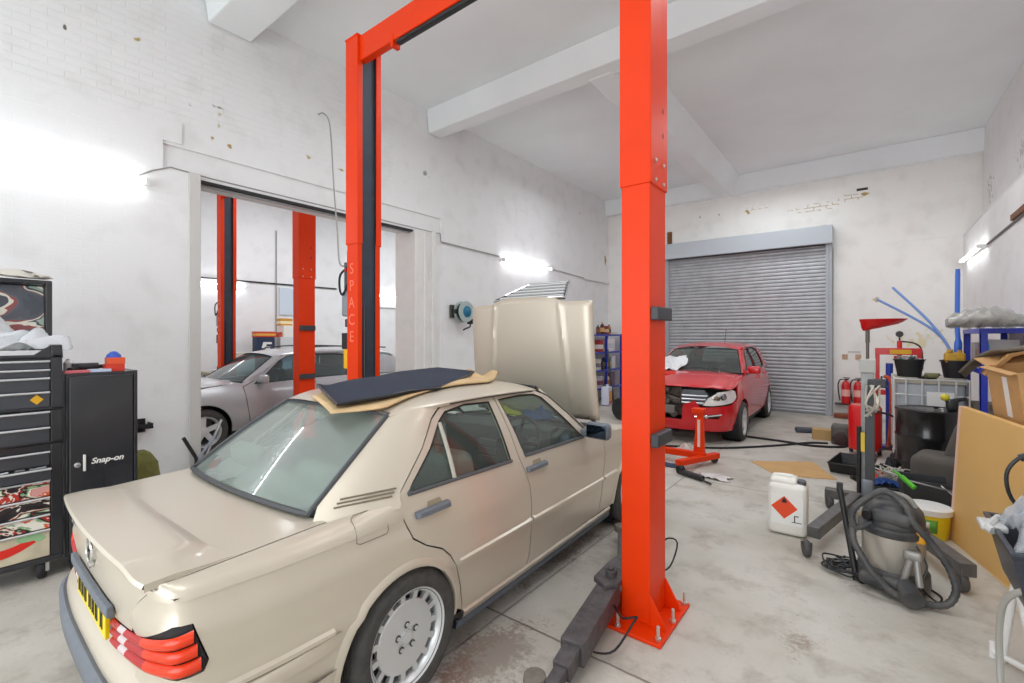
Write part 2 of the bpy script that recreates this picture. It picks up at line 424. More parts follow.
struct(b.make('wall_far', far_paint, smooth=0, bevel=.008))
b = B()
def rx(y): return 1.38+(D-y)*.0115
b.prism([(rx(D), D, 0), (rx(-4), -4, 0), (2.9, -4, 0), (2.9, D, 0)], (0, 0, 3.62))
b.prism([(rx(D)+.26, D, 3.6), (rx(-4)+.26, -4, 3.6), (2.9, -4, 3.6), (2.9, D, 3.6)], (0, 0, CZ-3.6))
b.loft([[(rx(y), y, 3.62), (rx(y)+.26, y, 4.0), (rx(y)+.4, y, 3.62)] for y in (-4, D)])
struct(b.make('wall_right', right_paint, smooth=0, bevel=.01))
b = B(); b.b2(-12.2, -4.9, -4.35, -4, 0, CZ); b.b2(.6, 3.0, -4.35, -4, 0, CZ); b.b2(-4.9, .6, -4.35, -4, 3.7, CZ)
struct(b.make('wall_near', far_paint, smooth=0))
b = B(); b.b2(-12.35, -12.0, -4.35, D+.35, 0, CZ)
struct(b.make('wall_next_bay', next_paint, smooth=0))
struct(B().b2(-12.35, 3.0, -4.35, D+.35, CZ, CZ+.2).make('ceiling', ceil_paint, smooth=0))
def beam(n, pts, off): struct(B().prism(pts, off).make(n, ceil_paint, smooth=0, bevel=.015))
beam('trim_1', [(XL, 5.40, 5.16), (XL, 5.68, 5.16), (XL, 5.72, CZ), (XL, 5.36, CZ)], (7.9, 0, 0))
beam('trim_2', [(XL, 2.08, 5.27), (XL, 2.54, 5.27), (XL, 2.58, CZ), (XL, 2.04, CZ)], (7.9, 0, 0))
beam('trim_3', [(-3.02, 5.6, 5.15), (-2.70, 5.6, 5.15), (-2.48, 5.6, CZ), (-3.06, 5.6, CZ)], (0, 6.6, 0))
beam('trim_4', [(XL-.1, 12.1, 5.13), (XL-.1, D+.05, 5.13), (XL-.1, D+.05, CZ), (XL-.1, 12.04, CZ)], (7.9, 0, 0))
# frame of the wide opening, its sliding-door track
b = B(); b.b2(-6.45, -5.93, 1.885, 2.0, 0, 3.51)
struct(b.make('trim_5', mat('grey-white frame', '#cfcecb', .5), smooth=0, bevel=.006))
b = B(); b.b2(-6.46, -5.95, 5.10, 5.19, 0, 3.475); b.b2(-6.0, -5.965, 5.19, 5.30, 0, 3.475); b.b2(-6.0, -5.94, 5.30, 5.36, 0, 3.475); b.b2(-6.0, -5.93, 5.47, 5.55, 0, 3.50)
struct(b.make('trim_6', trim_paint, smooth=0, bevel=.008))
struct(B().b2(-6.07, -6.0, 2.02, 5.10, 3.446, 3.474).make('trim_7', BLACK, smooth=0))
struct(B().b2(-6.12, -6.07, 2.02, 5.10, 3.425, 3.47).make('trim_8', mat('grey rail', '#b9babd', .4, .3), smooth=0, bevel=.004))

# ------------------------------------------------------------------ roller shutter in the end wall
shut = bpy.data.objects.new('door_1', None); COL.objects.link(shut); struct(shut); shut.location = (-2.49, 12.18, 0)
galv = mat('galvanised slats', '#b3b6ba', .42, .35, noise=(5, .2))
b = B(); n = 46
prof = []
for i in range(n):
    for t in (.02, .18, .38, .62, .82, .97): prof.append(((i+t)*3.74/n, -.004-.020*math.sqrt(max(0, 1-(2*t-1)**2))))
b.loft([[(-1.72, y, z), (1.72, y, z)] for z, y in prof], closed=False)
struct(b.make('curtain', galv, shut, smooth=25, keep=True))
struct(B().b2(-1.72, 1.72, -.03, .0, 0, .06).make('bottom_rail', mat('grey steel', '#8d9195', .45, .4), shut, smooth=0, bevel=.004))
gs = mat('grey painted steel', '#a9aeb4', .42, .2)
for s in (-1, 1):
    b = B(); b.b2(s*1.70, s*1.82, -.06, .05, 0, 3.72); b.b2(s*1.76, s*1.775, -.065, -.05, 0, 3.72); struct(b.make('guide_rail', gs, shut, smooth=0, bevel=.004))
b = B(); b.b2(-1.845, 1.835, -.22, .085, 3.70, 4.09); struct(b.make('hood_box', mat('grey painted hood', '#bcc3ca', .45), shut, smooth=0, bevel=.01))
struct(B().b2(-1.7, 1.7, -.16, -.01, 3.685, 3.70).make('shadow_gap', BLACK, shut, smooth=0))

# ------------------------------------------------------------------ surface wiring
cable_grey = mat('grey cable', '#9b9a97', .6)
def wire(name, pts, r, m, label, cat, k=0, group=None): return tag(B().tube(pts, r, 6, k).make(name, m), label, cat, group)
wire('wall_conduit', [(XL+.012, 5.60, 3.50), (XL+.012, 5.66, 3.50), (XL+.012, 5.68, 3.36), (XL+.012, 7.28, 3.33)], .012, cable_grey, 'thin grey conduit running from the opening to the fluorescent light', 'conduit')
wire('wall_conduit', [(XL+.012, 9.2, 3.30), (XL+.012, 10.85, 3.24)], .009, cable_grey, 'thin grey conduit leaving the far end of the fluorescent light behind the bonnet', 'conduit')
tag(B().b2(XL-.004, XL+.05, 10.8, 12.2, 3.21, 3.25).make('cable_trunking', trim_paint, smooth=0, bevel=.005), 'white cable trunking on the brick wall above the blue shelf', 'trunking')
wire('wall_cable', [(XL+.01, 1.45, 3.36), (XL+.012, 1.56, 3.44), (XL+.012, 1.72, 3.52), (XL+.012, 2.1, 3.50), (XL+.01, 5.58, 3.495)], .008, cable_grey, 'grey cable running over the top of the wide opening', 'cable')
rxx = rx(9.3)-.012
wire('wall_conduit', [(rx(10.0)-.015, 10.0, 3.11), (rx(8.4)-.015, 8.4, 3.14), (rx(5)-.015, 5.0, 3.2)], .014, mat('dark conduit', '#77736f', .5), 'dark conduit running along the side wall from the tube light above the shelving', 'conduit')
tag(B().b2(rx(8.1)-.05, rx(8.1)+.01, 7.6, 8.45, 3.155, 3.225).make('junction_box', mat('rusty brown bracket', '#8b5b3e', .7, noise=(20, .5))), 'rusty brown bracket fixed over the conduit on the side wall', 'bracket')
tag(B().tube([(-5.95, 3.40, 4.72), (-5.90, 3.46, 4.74), (-5.82, 3.50, 4.55), (-5.5, 3.36, 3.65), (-5.0, 3.10, 2.95), (-4.55, 2.85, 2.5), (-4.24, 2.75, 2.44)], .009, 6, 6).make('hanging_cord', cable_grey), 'grey power cord hanging from the wall down to the red lift post', 'cord')
# wall tube lights
tube_m = mat('lit tube', '#ffffff', .4, emit=('#f8fbff', 10)); 
lamp0 = None
def wall_light(x, y0, y1, z, side, label):
    L = y1-y0
    t = thing('wall_light', label, 'light', (x, (y0+y1)/2, z), 0, 'fluorescent wall lights')
    B().b2(-.0, side*.045, -L/2, L/2, -.022, .012).make('batten', WHITE, t, smooth=0, bevel=.005)
    B().cyl((side*.085, -L/2+.04, -.012), (side*.085, L/2-.04, -.012), .019, n=14).make('tube', tube_m, t)
    for e in (-1, 1): B().b2(side*.03, side*.112, e*(L/2-.05), e*(L/2-.012), -.04, .02).make('end_cap', WHITE, t, smooth=0, bevel=.006)
wall_light(XL, -.28, 1.53, 3.30, 1, 'lit fluorescent tube high on the wall above the black tool cabinets')
wall_light(XL, 7.33, 9.14, 3.285, 1, 'lit fluorescent tube on the brick wall above the raised bonnet')
wall_light(rx(11)-.01, 10.0, 11.85, 3.10, -1, 'lit fluorescent tube on the side wall near the end wall corner')
wall_light(-12.0, 3.3, 5.0, 2.93, 1, 'lit fluorescent tube in the next bay behind its dark-faced red post')
wall_light(-12.0, 8.3, 10.1, 2.98, 1, 'lit fluorescent tube in the next bay beyond the estate car tail')
wire('wall_conduit', [(-11.98, -1, 3.02), (-11.98, 7.4, 3.06)], .02, DKSTEEL, 'long dark conduit on the back wall of the next bay', 'conduit')
wire('wall_conduit', [(-11.98, 5.72, 4.4), (-11.98, 5.72, 1.8)], .016, cable_grey, 'upright grey conduit on the back wall of the next bay', 'conduit')
wire('wall_conduit', [(-11.98, 8.0, 2.6), (-11.98, 12.0, 2.62)], .014, cable_grey, 'grey conduit under the tube light beyond the estate car tail', 'conduit')
# daylight from the open front, added fill lights under the ceiling, with no fixtures
def area(n, loc, sx, sy, e, rot_=(0,0,0), col=(.93,.97,1)):
    l = bpy.data.lights.new(n, 'AREA'); l.shape = 'RECTANGLE'; l.size = sx; l.size_y = sy; l.energy = e; l.color = col
    o = bpy.data.objects.new(n, l); COL.objects.link(o); o.location = loc; o.rotation_euler = rot_
    return o
area('daylight_through_front_door', (-2.1, -3.9, 1.95), 5.2, 3.4, 140, (pi/2, 0, 0), (.94, .975, 1))
for i, (x, y, e) in enumerate(((-2.9, -1.0, 48), (-.6, -.6, 80), (-3.3, 4.1, 75), (-.3, 3.95, 85), (-3.9, 8.4, 65), (-.6, 7.6, 90), (-1.6, 10.8, 60), (-9.2, 1.0, 150), (-9.2, 5.2, 190), (-9.2, 9.4, 190))):
    area('ceiling_fill_light', (x, y, 5.05 if abs(x) < 7 else 5.2), 1.8, .8, e*.33, (0, 0, 0), (.93, .97, 1))
# ------------------------------------------------------------------ champagne saloon
class Shell:
    """side surface of a car body: plan outline (half, rear centre -> front centre) and a height profile d(z) = inset from the outline"""
    def __init__(s, outline, prof, zb, gx, lean, bulge=.012):
        P = spline([(x, y, 0) for x, y in outline], 10); s.P = P; s.S = [0]
        for a, b in zip(P, P[1:]): s.S.append(s.S[-1]+(b-a).length)
        s.prof = prof; s.zb = zb; s.gx = gx; s.lean = lean; s.bulge = bulge; s.tuck = 0.
    def O(s, u):
        a = abs(u); S = s.S; a = min(a, S[-1]-1e-6); lo, hi = 0, len(S)-1
        while hi-lo > 1:
            m = (lo+hi)//2
            if S[m] <= a: lo = m
            else: hi = m
        t = (a-S[lo])/(S[hi]-S[lo]); p = s.P[lo].lerp(s.P[hi], t)
        d = (s.P[min(hi+1, len(S)-1)]-s.P[max(lo-1, 0)]).normalized(); n = V((d.y, -d.x, 0))
        if u < 0: p = V((-p.x, p.y, 0)); n = V((-n.x, n.y, 0))
        return p, n
    def U(s, y):
        for i in range(1, len(s.P)):
            if s.P[i].y >= y: 
                a, b = s.P[i-1].y, s.P[i].y
                t = (y-a)/(b-a) if b > a else 0
                return s.S[i-1]+t*(s.S[i]-s.S[i-1])
        return s.S[-1]
    def UX(s, x, front=False):
        R = range(len(s.P)-1, 0, -1) if front else range(1, len(s.P))
        for i in R:
            a, b = (s.P[i-1].x, s.P[i].x) if not front else (s.P[i].x, s.P[i-1].x)
            if b >= x:
                t = (x-a)/(b-a) if b > a else 0
                return (s.S[i-1]+t*(s.S[i]-s.S[i-1])) if not front else (s.S[i]-t*(s.S[i]-s.S[i-1]))
        return s.S[-1]
    def d(s, z):
        p = s.prof
        if z <= p[0][0]: return p[0][1]
        for (a, da), (b, db) in zip(p, p[1:]):
            if z <= b: return da+(db-da)*(z-a)/(b-a)
        return p[-1][1]
    def uz(s, u, z, off=0.):
        p, n = s.O(u); q = p-n*(s.d(z)+max(0, -n.y)**2*s.tuck*min(1, max(0, (.86-z)/.20))-off); return V((q.x, q.y, z))
    def yz(s, y, z, side=1, off=0.):
        if z > s.zb:
            t = (z-s.zb); x = s.gx-t*s.lean+s.bulge*sin(min(1, t/.36)*pi)+off
            return V((side*x, y, z))
        q = s.uz(s.U(y), z, off); return V((side*q.x, q.y, z))
    def fn(s, side=1, off=0.): return lambda y, z: s.yz(y, z, side, off)
    def fu(s, off=0.): return lambda u, z: s.uz(u, z, off)

paint = mat('champagne paint', '#cfc5b4', .36, .3, .4, bump=(900, .015))
paint_lo = paint
darkgrey = mat('blue-grey bumper plastic', '#6d737c', .5, noise=(30, .15)); gasket = mat('black gasket', '#17181a', .55); cabin = mat('dark cabin trim', '#4a4f4f', .7); cloth = mat('grey seat cloth', '#7d8683', .85, noise=(60, .2))
glz = glass('tinted glass', '#e4f2ea', light_veil=.075); glr = glass('light-veiled rear screen', '#d6e6dc', light_veil=.34);  # rear screen gets a stronger painted veil for the ceiling's reflection
SAL = thing('saloon_car', 'champagne four-door saloon with raised bonnet and folded carpet on its roof', 'car', (-2.507, 1.388, 0), 1.8)
Wb = 2.665
S1 = Shell([(0,-.975),(.30,-.972),(.55,-.955),(.655,-.937),(.735,-.905),(.778,-.860),(.798,-.79),(.810,-.70),(.825,-.55),(.838,-.2),(.842,.2),(.842,1.2),(.842,2.5),(.828,2.8),(.80,3.05),(.76,3.20),(.68,3.32),(.5,3.37),(.25,3.385),(0,3.39)],
    [(.18,.072),(.21,.058),(.255,.044),(.30,.030),(.42,.014),(.525,.010),(.535,.0),(.552,.0),(.562,.009),(.68,.010),(.775,.015),(.79,.020),(.80,.030),(.87,.043),(.93,.066),(.945,.072)], .945, .77, .47)
def both(name, m, parent, build, mirror=True, **k):
    """build(b, side) on each flank; two parts of the same kind"""
    out = []
    for s in ((1, -1) if mirror else (1,)):
        b = B(); build(b, s); out.append(b.make(name, m, parent, keep=True, **k))
    return out
y2u = S1.U
S1.tuck = .045
RA, RR = (-.030, .305), .332
arcR = arc(RA[0], RA[1], RR, 180, 0, 20)
# --- doors (one polygon with a window hole each)
rear_door = [(-.034,.945),(-.012,.85),(.020,.768),(.10,.708),(.205,.655),(.262,.60),(.31,.519),(.345,.40),(.362,.33),(.386,.248),(.992,.246),(.998,.62),(.985,.80),(.945,.93),(.905,1.31),(.62,1.325),(.42,1.305),(.33,1.255),(.20,1.13)]
rear_hole = [(.035,.958),(.36,.950),(.862,.938),(.842,1.287),(.62,1.297),(.44,1.277),(.37,1.235),(.25,1.12)]
front_door = [(1.004,.246),(2.02,.262),(2.05,.55),(2.12,.80),(2.135,.885),(2.02,.93),(1.86,.965),(1.50,1.265),(1.40,1.305),(1.25,1.32),(.915,1.312),(.953,.93),(.993,.80),(1.006,.62)]
front_hole = [(1.012,.940),(1.80,.925),(1.70,1.02),(1.44,1.255),(1.36,1.285),(1.2,1.295),(.945,1.290)]
def side_part(name, poly, holes=(), m=paint, off=0., th=.02, res=.055, sh=S1, parent=SAL, mirror=True, smooth=40):
    return both(name, m, parent, lambda b, s: panel(b, poly, sh.fn(s, off), holes, res, th, flip=(s > 0)), mirror, smooth=smooth)
for o in side_part('rear_door', rear_door, [rear_hole]): RDO = o
for o in side_part('front_door', front_door, [front_hole]): FDO = o
doors = [o for o in SAL.children if o.name.startswith(('rear_door', 'front_door'))]
def sgn(o): return 1 if o.data.vertices[0].co.x > 0 else -1
for o in doors:
    s = sgn(o); r = o.name.startswith('rear')
    hole = rear_hole if r else front_hole
    b = B(); panel(b, [(p[0], p[1]) for p in hole], S1.fn(s, -.012), (), .08, 0, flip=s > 0); b.make('window_glass', glz, o, keep=True)
    # black rubber channel round the glass
    ring = dens(hole, .05); b = B(); b.tube([S1.yz(y, z, s, -.004) for y, z in ring], .006, 6, closed=True); b.make('window_seal', gasket, o)
    b = B(); e = [(.035,.955),(.862,.936)] if r else [(1.012,.938),(1.80,.923)]
    b.tube([S1.yz(y, z, s, .004) for y, z in dens(e, .1)[:-1] if True][:12], .009, 6) if False else b.tube([S1.yz(e[0][0]+(e[1][0]-e[0][0])*i/8, e[0][1]+(e[1][1]-e[0][1])*i/8, s, .005) for i in range(9)], .010, 6); b.make('waist_rubber', mat('grey rubber strip', '#55575a', .6), o)
    if r:
        b = B(); b.tube([S1.yz(.36+(.37-.36)*t, .95+(1.23-.95)*t, s, .0) for t in (0, .25, .5, .75, 1)], .012, 6); b.make('quarter_light_bar', mat('pale bar', '#b9b2a5', .4), o)
    # handle: recessed cup and grey grip
    y0, y1, zc = (.05, .275, .857) if r else (.985, 1.215, .857)
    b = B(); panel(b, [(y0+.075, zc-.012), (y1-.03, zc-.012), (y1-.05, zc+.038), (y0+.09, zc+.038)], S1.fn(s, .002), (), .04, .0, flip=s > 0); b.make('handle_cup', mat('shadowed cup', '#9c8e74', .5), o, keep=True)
    b = B(); b.loft([[S1.yz(y, zc-.017, s, .002), S1.yz(y, zc-.013, s, .032*w), S1.yz(y, zc+.010, s, .034*w), S1.yz(y, zc+.016, s, .002)] for y, w in ((y0, .5), (y0+.01, .95), (y1-.01, .95), (y1, .5))])
    b.make('door_handle', darkgrey, o, bevel=.003)
    # crease moulding along the flank
    e = (.318, .985) if r else (1.012, 2.042)
    b = B(); n = 14
    b.loft([[S1.yz(y, .530, s, 0), S1.yz(y, .537, s, .010), S1.yz(y, .552, s, .010), S1.yz(y, .565, s, 0)] for y in [e[0]+(e[1]-e[0])*i/n for i in range(n+1)]]); b.make('side_moulding', paint, o)
# --- rear wing
wing = [(-.80,.255)]
def zdeck(x, y): return .940-.016*max(0, (-.36-y)/.6)-.018*(x/.69)**2
quarter_low = [(-.83,.30),(-.62,.28),(-.50,.26),(-.356,.255)]+[p for p in arcR]+[(.395,.255),(.396,.285),(.346,.37),(.285,.495),(.196,.593),(.097,.658),(.050,.693),(.024,.735),(-.040,.87),(-.80,.87),(-.82,.79),(-.83,.56)]
quarter_low = [p for p in quarter_low if not (p[0] > -.36 and p[0] < .36 and p[1] < .30 and False)]
def q_fn(s):
    def f(y, z): return S1.yz(y, z, s)
    return f
uq = S1.U(-.70)
for s in (1, -1):
    b = B()
    ul = S1.UX(.645)
    low = [(S1.U(-.50),.26),(S1.U(RA[0]-RR),.256)]+[(S1.U(y), z) for y, z in arcR]+[(S1.U(y), z) for y, z in ((.379,.256),(.355,.33),(.338,.40),(.303,.516),(.256,.595),(.201,.649),(.097,.702),(.014,.763),(-.019,.85),(-.024,.872))]
    lampx = S1.U(-.86)
    poly = low+[(S1.U(-.30),.872),(S1.U(-.70),.872),(S1.U(-.85),.868),(ul-.01,.868),(ul-.085,.82),(ul-.130,.765),(ul-.135,.722),(ul-.11,.703),(ul-.02,.728),(lampx-.03,.788),(lampx+.035,.788),(lampx+.075,.66),(lampx+.062,.626),(ul,.604),(ul-.13,.585),(ul-.13,.50),(S1.U(-.86),.50),(S1.U(-.80),.27)]
    panel(b, poly, (lambda u, z, s=s: S1.uz(s*u, z)), (), .035, .02, flip=s > 0)
    b.make('rear_wing', paint, SAL, keep=True)
RW = [o for o in SAL.children if o.name.startswith('rear_wing')]
for o in RW:
    s = sgn(o)
    # shoulder of the wing up to the boot seam and the pillar base
    N_ = 64; rows = []
    for i in range(N_+1):
        t = i/N_
        if t < .68:
            y = -.895+(.895-.36)*(t/.68); inner = V((.686*s, y, zdeck(.686, y)-.001)); yo = y
            if y < -.80: inner.x = s*(.686-.02*((-.80-y)/.1)**2)
        else:
            k = (t-.68)/.32; inner = V((.686, -.36, .921)).lerp(V((.768, -.020, .945)), k); inner.x *= s; yo = inner.y
        out = S1.uz(s*S1.U(yo), .858, .0025) if yo > -.82 else S1.uz(s*(S1.UX(.645)-.01+(S1.U(-.82)-S1.UX(.645)+.01)*((yo+.895)/.075)), .856, .0025)
        c = V((out.x-(out.x-inner.x)*.12, out.y-(out.y-inner.y)*.1, inner.z-.004))
        rows.append([out*(1-q)**2+c*2*q*(1-q)+inner*q*q for q in [j/7 for j in range(8)]])
    b = B(); b.loft(rows, closed=False); b.make('wing_shoulder', paint, o, keep=False, smooth=60)
    # arch lip
    b = B(); A = arc(RA[0], .305, RR, 188, -6, 26)
    secs = []
    for y, z in A:
        r = RR; dy = y-RA[0]; k = (r+.036)/r; kk = 1 if z < .45 and dy > 0 else 1; y2, z2 = RA[0]+dy*k, .305+(z-.305)*k
        p0 = S1.yz(y, z, s, -.02); p1 = S1.yz(y, z, s, .012); p2 = S1.yz(RA[0]+dy*(1+.013/r), .305+(z-.305)*(1+.013/r), s, .016); p3 = S1.yz(y2, z2, s, 0)
        secs.append([p0, p1, p2, p3])
    b.loft(secs, closed=False); b.make('arch_lip', paint, o, smooth=60)
    b = B(); n = 8
    b.loft([[S1.uz(s*u, .530, 0), S1.uz(s*u, .537, .010), S1.uz(s*u, .552, .010), S1.uz(s*u, .565, 0)] for u in [S1.U(-.80)+(S1.U(-.395)-S1.U(-.80))*i/n for i in range(n+1)]]); b.make('side_moulding', paint, o)
    if s > 0:
        fl = [(-.270,.838),(-.255,.830),(-.120,.830),(-.108,.842),(-.112,.925),(-.128,.934),(-.245,.934),(-.265,.925)]
        # fuel flap: follows the wing shoulder
        b = B()
        def ff(y, z, s=s):
            t = (z-.82)/.12; base = S1.yz(y, .868, s); k = max(0, (z-.868)/.07); return V((S1.yz(y, min(z, .868), s).x-.055*k*k-.01*k+.0015, y, z-.0*k))
        ring = dens(fl, .025); b.tube([ff(y, z) for y, z in ring], .0022, 5, closed=True); b.make('fuel_flap', mat('seam shadow grey', '#8d8576', .6), o)
# --- boot lid, rear face
b = B(); ul = S1.UX(.635)
def deckf(x, y):
    k = max(0, (y+.41-.05*(1-(x/.69)**2))/.04)
    return V((x, y, zdeck(x, y)))
dk = [(-.68,-.84),(-.66,-.90),(-.55,-.935),(-.3,-.948),(0,-.95),(.3,-.948),(.55,-.935),(.66,-.90),(.68,-.84),(.68,-.335),(.56,-.36),(.3,-.385),(0,-.395),(-.3,-.385),(-.56,-.36),(-.68,-.335)]
panel(b, dk, deckf, (), .06, .012, flip=True)
panel(b, [(-ul,.872),(-ul+.076,.82),(-ul+.121,.765),(-ul+.126,.722),(-ul+.14,.703),(-S1.UX(.27),.678),(-S1.UX(.27),.575),(S1.UX(.27),.575),(S1.UX(.27),.678),(ul-.14,.703),(ul-.126,.722),(ul-.121,.765),(ul-.076,.82),(ul,.872),(ul-.01,.905),(ul-.06,.918),(-ul+.06,.918),(-ul+.01,.905)], S1.fu(), (), .05, .015, flip=True)
BOOT = b.make('boot_lid', paint, SAL, keep=True)
# spoiler on the boot edge
def spo(u, v):
    x = (u-.5)*2*.672; e = abs(x)/.672
    yf = -.70-.02*(1-e)-(.10*max(0, (e-.72)/.28)**1.0 if e > .72 else 0)*-.2; yr = -.972+.040*e**2+(.010*max(0, (e-.9)/.1)**2)
    y = yf+(yr-yf)*v; lift = (.026*min(1, v/.20)**1.2+.010*v) if e < .8 else .034*min(1, max(0, v)/(.42+1.2*(e-.8)))**1.6
    return V((x, y, zdeck(x, max(y, -.93))+.002+lift*(1-.62*max(0, (e-.80)/.20))))
b = B(); b.grid(spo, 41, 13)
edge = [spo(i/40, 1) for i in range(41)]
b.loft([edge, [p+V((0, -.006, -.012)) for p in edge], [p+V((0, .03, -.035)) for p in edge]], closed=False)
for sd in (0, 1):
    el = [spo(sd, j/12) for j in range(13)]; b.loft([el, [V((p.x, p.y, zdeck(.69, p.y)-.01)) for p in el]], closed=False)
b.make('boot_spoiler', paint, SAL, smooth=35)
# badges and plate
b = B(); c0 = S1.uz(0, .85, .008); 
b.tube([c0+V((.048*cos(a*pi/16), -.003, .048*sin(a*pi/16))) for a in range(32)], .0055, 6, closed=True)
for a in (90, 210, 330): b.prism([c0+V((.046*cos(radians(a)), 0, .046*sin(radians(a)))), c0+V((.010*cos(radians(a+60)), 0, .010*sin(radians(a+60)))), c0, c0+V((.010*cos(radians(a-60)), 0, .010*sin(radians(a-60))))], (0, -.006, 0))
b.lathe([(.014, -.004), (.014, .010), (.009, .012)], c0+V((0, .004, -.060)), (0, -1, 0), 12)
b.make('boot_star', CHROME, BOOT)
text('model_badge', '190E', .052, CHROME, BOOT, plane_M(S1.uz(-S1.UX(.50), .835, .004), (1, .0, 0), (0, 0, 1)), .003, shear=.1)
b = B(); b.loft([[S1.uz(u, .744, .004), S1.uz(u, .741, .024), S1.uz(u, .704, .030), S1.uz(u, .698, .004)] for u in [(-.34+.68*i/10) for i in range(11)]]); b.make('boot_handle_strip', darkgrey, BOOT, bevel=.004)
yel = mat('yellow plate', '#f2d80c', .35); PL = B().b2(-.26, .26, -.942, -.930, .592, .700).make('number_plate', yel, SAL, smooth=0)
b = B()
for i, x in enumerate((-.215, -.155, -.095, -.01, .05, .11, .195)):      # characters too small to read in the photograph: upright strokes only
    b.b2(x-.018, x-.008, -.9445, -.942, .612, .672); b.b2(x+.008, x+.018, -.9445, -.942, .612, .672)
    z = (.67, .64, .615)[i % 3]; b.b2(x-.016, x+.016, -.9445, -.942, z-.005, z+.005)
b.make('plate_lettering', BLACK, PL, smooth=0)
# rear lamps: ribbed lenses
red_l = mat('red lens', '#b00a12', .25, 0, 0); org_l = mat('orange-red lens', '#dc3608', .25, 0, 0); wht_l = mat('clear lens', '#d0bfc0', .14, 0, .3)
for s in (1, -1):
    lamp = None
    u_in, u_c, u_out = S1.UX(.27), S1.UX(.56), S1.U(-.86)+.066
    b = B()      # gasket body
    panel(b, [(u_in,.568),(u_in,.678),(u_c-.06,.708),(u_c+.04,.732),(u_out-.10,.782),(u_out-.035,.786),(u_out+.004,.66),(u_out-.008,.628),(u_c,.592)], (lambda u, z, s=s: S1.uz(s*u, z, -.004)), (), .05, .02, flip=s > 0)
    lamp = b.make('rear_lamp', gasket, SAL, keep=True)
    rows = [(.576,.605),(.609,.637),(.641,.668)]
    for k, (z0, z1) in enumerate(rows):
        for (a, c, mm, nm) in ((u_in+.005, u_in+.10, red_l, 'red_rib'), (u_in+.10, u_in+.17, wht_l, 'clear_rib'), (u_in+.17, u_c+.04, red_l, 'red_rib'), (u_c+.04, u_out-.012-.009*k, org_l, 'orange_rib')):
            n = 10; secs = []
            for i in range(n+1):
                u = a+(c-a)*i/n; w_ = max(0, min(1, (u-u_in)/(u_out-u_in)))**1.3
                Z0, Z1 = ((.636, .680), (.685, .728), (.733, .776))[k]; zb, top = z0+(Z0-z0)*w_, z1+(Z1-z1)*w_
                secs.append([S1.uz(s*u, zb, 0), S1.uz(s*u, zb+.007, .012), S1.uz(s*u, (zb+top)/2, .015), S1.uz(s*u, top-.007, .012), S1.uz(s*u, top, 0)])
            b = B(); b.loft(secs); b.make(nm, mm, lamp, smooth=60)
# bumper: body-colour ledge, grey rub strip, apron
def bump_band(zs, name, m, par, lim=-.36, front=False):
    us = S1.U(lim) if not front else None
    b = B(); n = 60; secs = []
    U0 = S1.U(lim)
    for i in range(n+1):
        u = -U0+2*U0*i/n; q = abs(u); k = 1 if q < S1.U(-.84) else max(0, 1-(q-S1.U(-.84))/(U0-S1.U(-.84)))**.6
        kk = max(0, min(1, (S1.U(-.80)-q)/(S1.U(-.80)-S1.U(-.90)))); secs.append([S1.uz(u, z if z <= .53 else .53+(z-.53)*kk, o*k+.004) for z, o in zs])
    b.loft(secs, closed=False); return b.make(name, m, par, smooth=50)
BMP = bump_band([(.600, -.010), (.560, -.004), (.545, .010), (.520, .032), (.500, .036), (.478, .036)], 'rear_bumper', paint, SAL)
bump_band([(.488, .030), (.494, .048), (.480, .064), (.400, .066), (.385, .052), (.383, .02)], 'rub_strip', darkgrey, BMP, -.60)
bump_band([(.386, .030), (.33, .032), (.25, .01), (.21, -.03)], 'apron', paint, BMP)
# sills
def sill(b, s):
    n = 20; ys = [.395+(2.27-.395)*i/n for i in range(n+1)]
    b.loft([[S1.yz(y, .248, s, -.004), S1.yz(y, .235, s, .012), S1.yz(y, .20, s, .010), S1.yz(y, .185, s, -.02)] for y in ys], closed=False)
for o in both('sill', paint, SAL, sill, smooth=60):
    s = sgn(o); n = 10; ys = [.36+(2.30-.36)*i/n for i in range(n+1)]
    B().loft([[S1.yz(y, .192, s, -.002), S1.yz(y, .186, s, .012), S1.yz(y, .150, s, .004), S1.yz(y, .150, s, -.06)] for y in ys], closed=False).make('sill_rubber', mat('blue-grey rubber', '#5c6570', .6), o)
# front wings, front end
arcF = arc(Wb, .305, .352, 180, 0, 20)
fw = [(2.028,.262),(2.30,.256)]+arcF+[(3.06,.262),(3.16,.30),(3.18,.50),(3.16,.70),(3.0,.80),(2.6,.865),(2.3,.885),(2.143,.888),(2.13,.80),(2.06,.55)]
for o in side_part('front_wing', fw):
    s = sgn(o)
    rows = []
    for i in range(16):
        y = 2.03+(3.17-2.03)*i/15; zo = .888 if y < 2.15 else .888-.19*max(0, (y-2.15)/1.05)**1.6; out = S1.yz(y, min(zo, .886), s); inn = V((s*(.69-.05*((y-2)/1.2)), y, zo+.055)); c = V((out.x, out.y, inn.z-.005))
        rows.append([out*(1-q)**2+c*2*q*(1-q)+inn*q*q for q in (0, .2, .4, .6, .8, 1)])
    B().loft(rows, closed=False).make('wing_shoulder', paint, o, smooth=60)
    B().loft([[S1.yz(y, .530, s, 0), S1.yz(y, .537, s, .010), S1.yz(y, .552, s, .010), S1.yz(y, .565, s, 0)] for y in (2.07, 2.15, 2.23, 2.32)]).make('side_moulding', paint, o)
    b = B(); secs = []
    for y, z in arc(Wb, .305, .352, 186, -4, 24):
        r = .352; dy, dz = y-Wb, z-.305
        secs.append([S1.yz(y, z, s, -.02), S1.yz(y, z, s, .012), S1.yz(Wb+dy*1.04, .305+dz*1.04, s, .016), S1.yz(Wb+dy*1.09, .305+dz*1.09, s, 0)])
    b.loft(secs, closed=False).make('arch_lip', paint, o, smooth=60)
b = B(); uf0 = S1.UX(.74, True); uend = S1.S[-1]
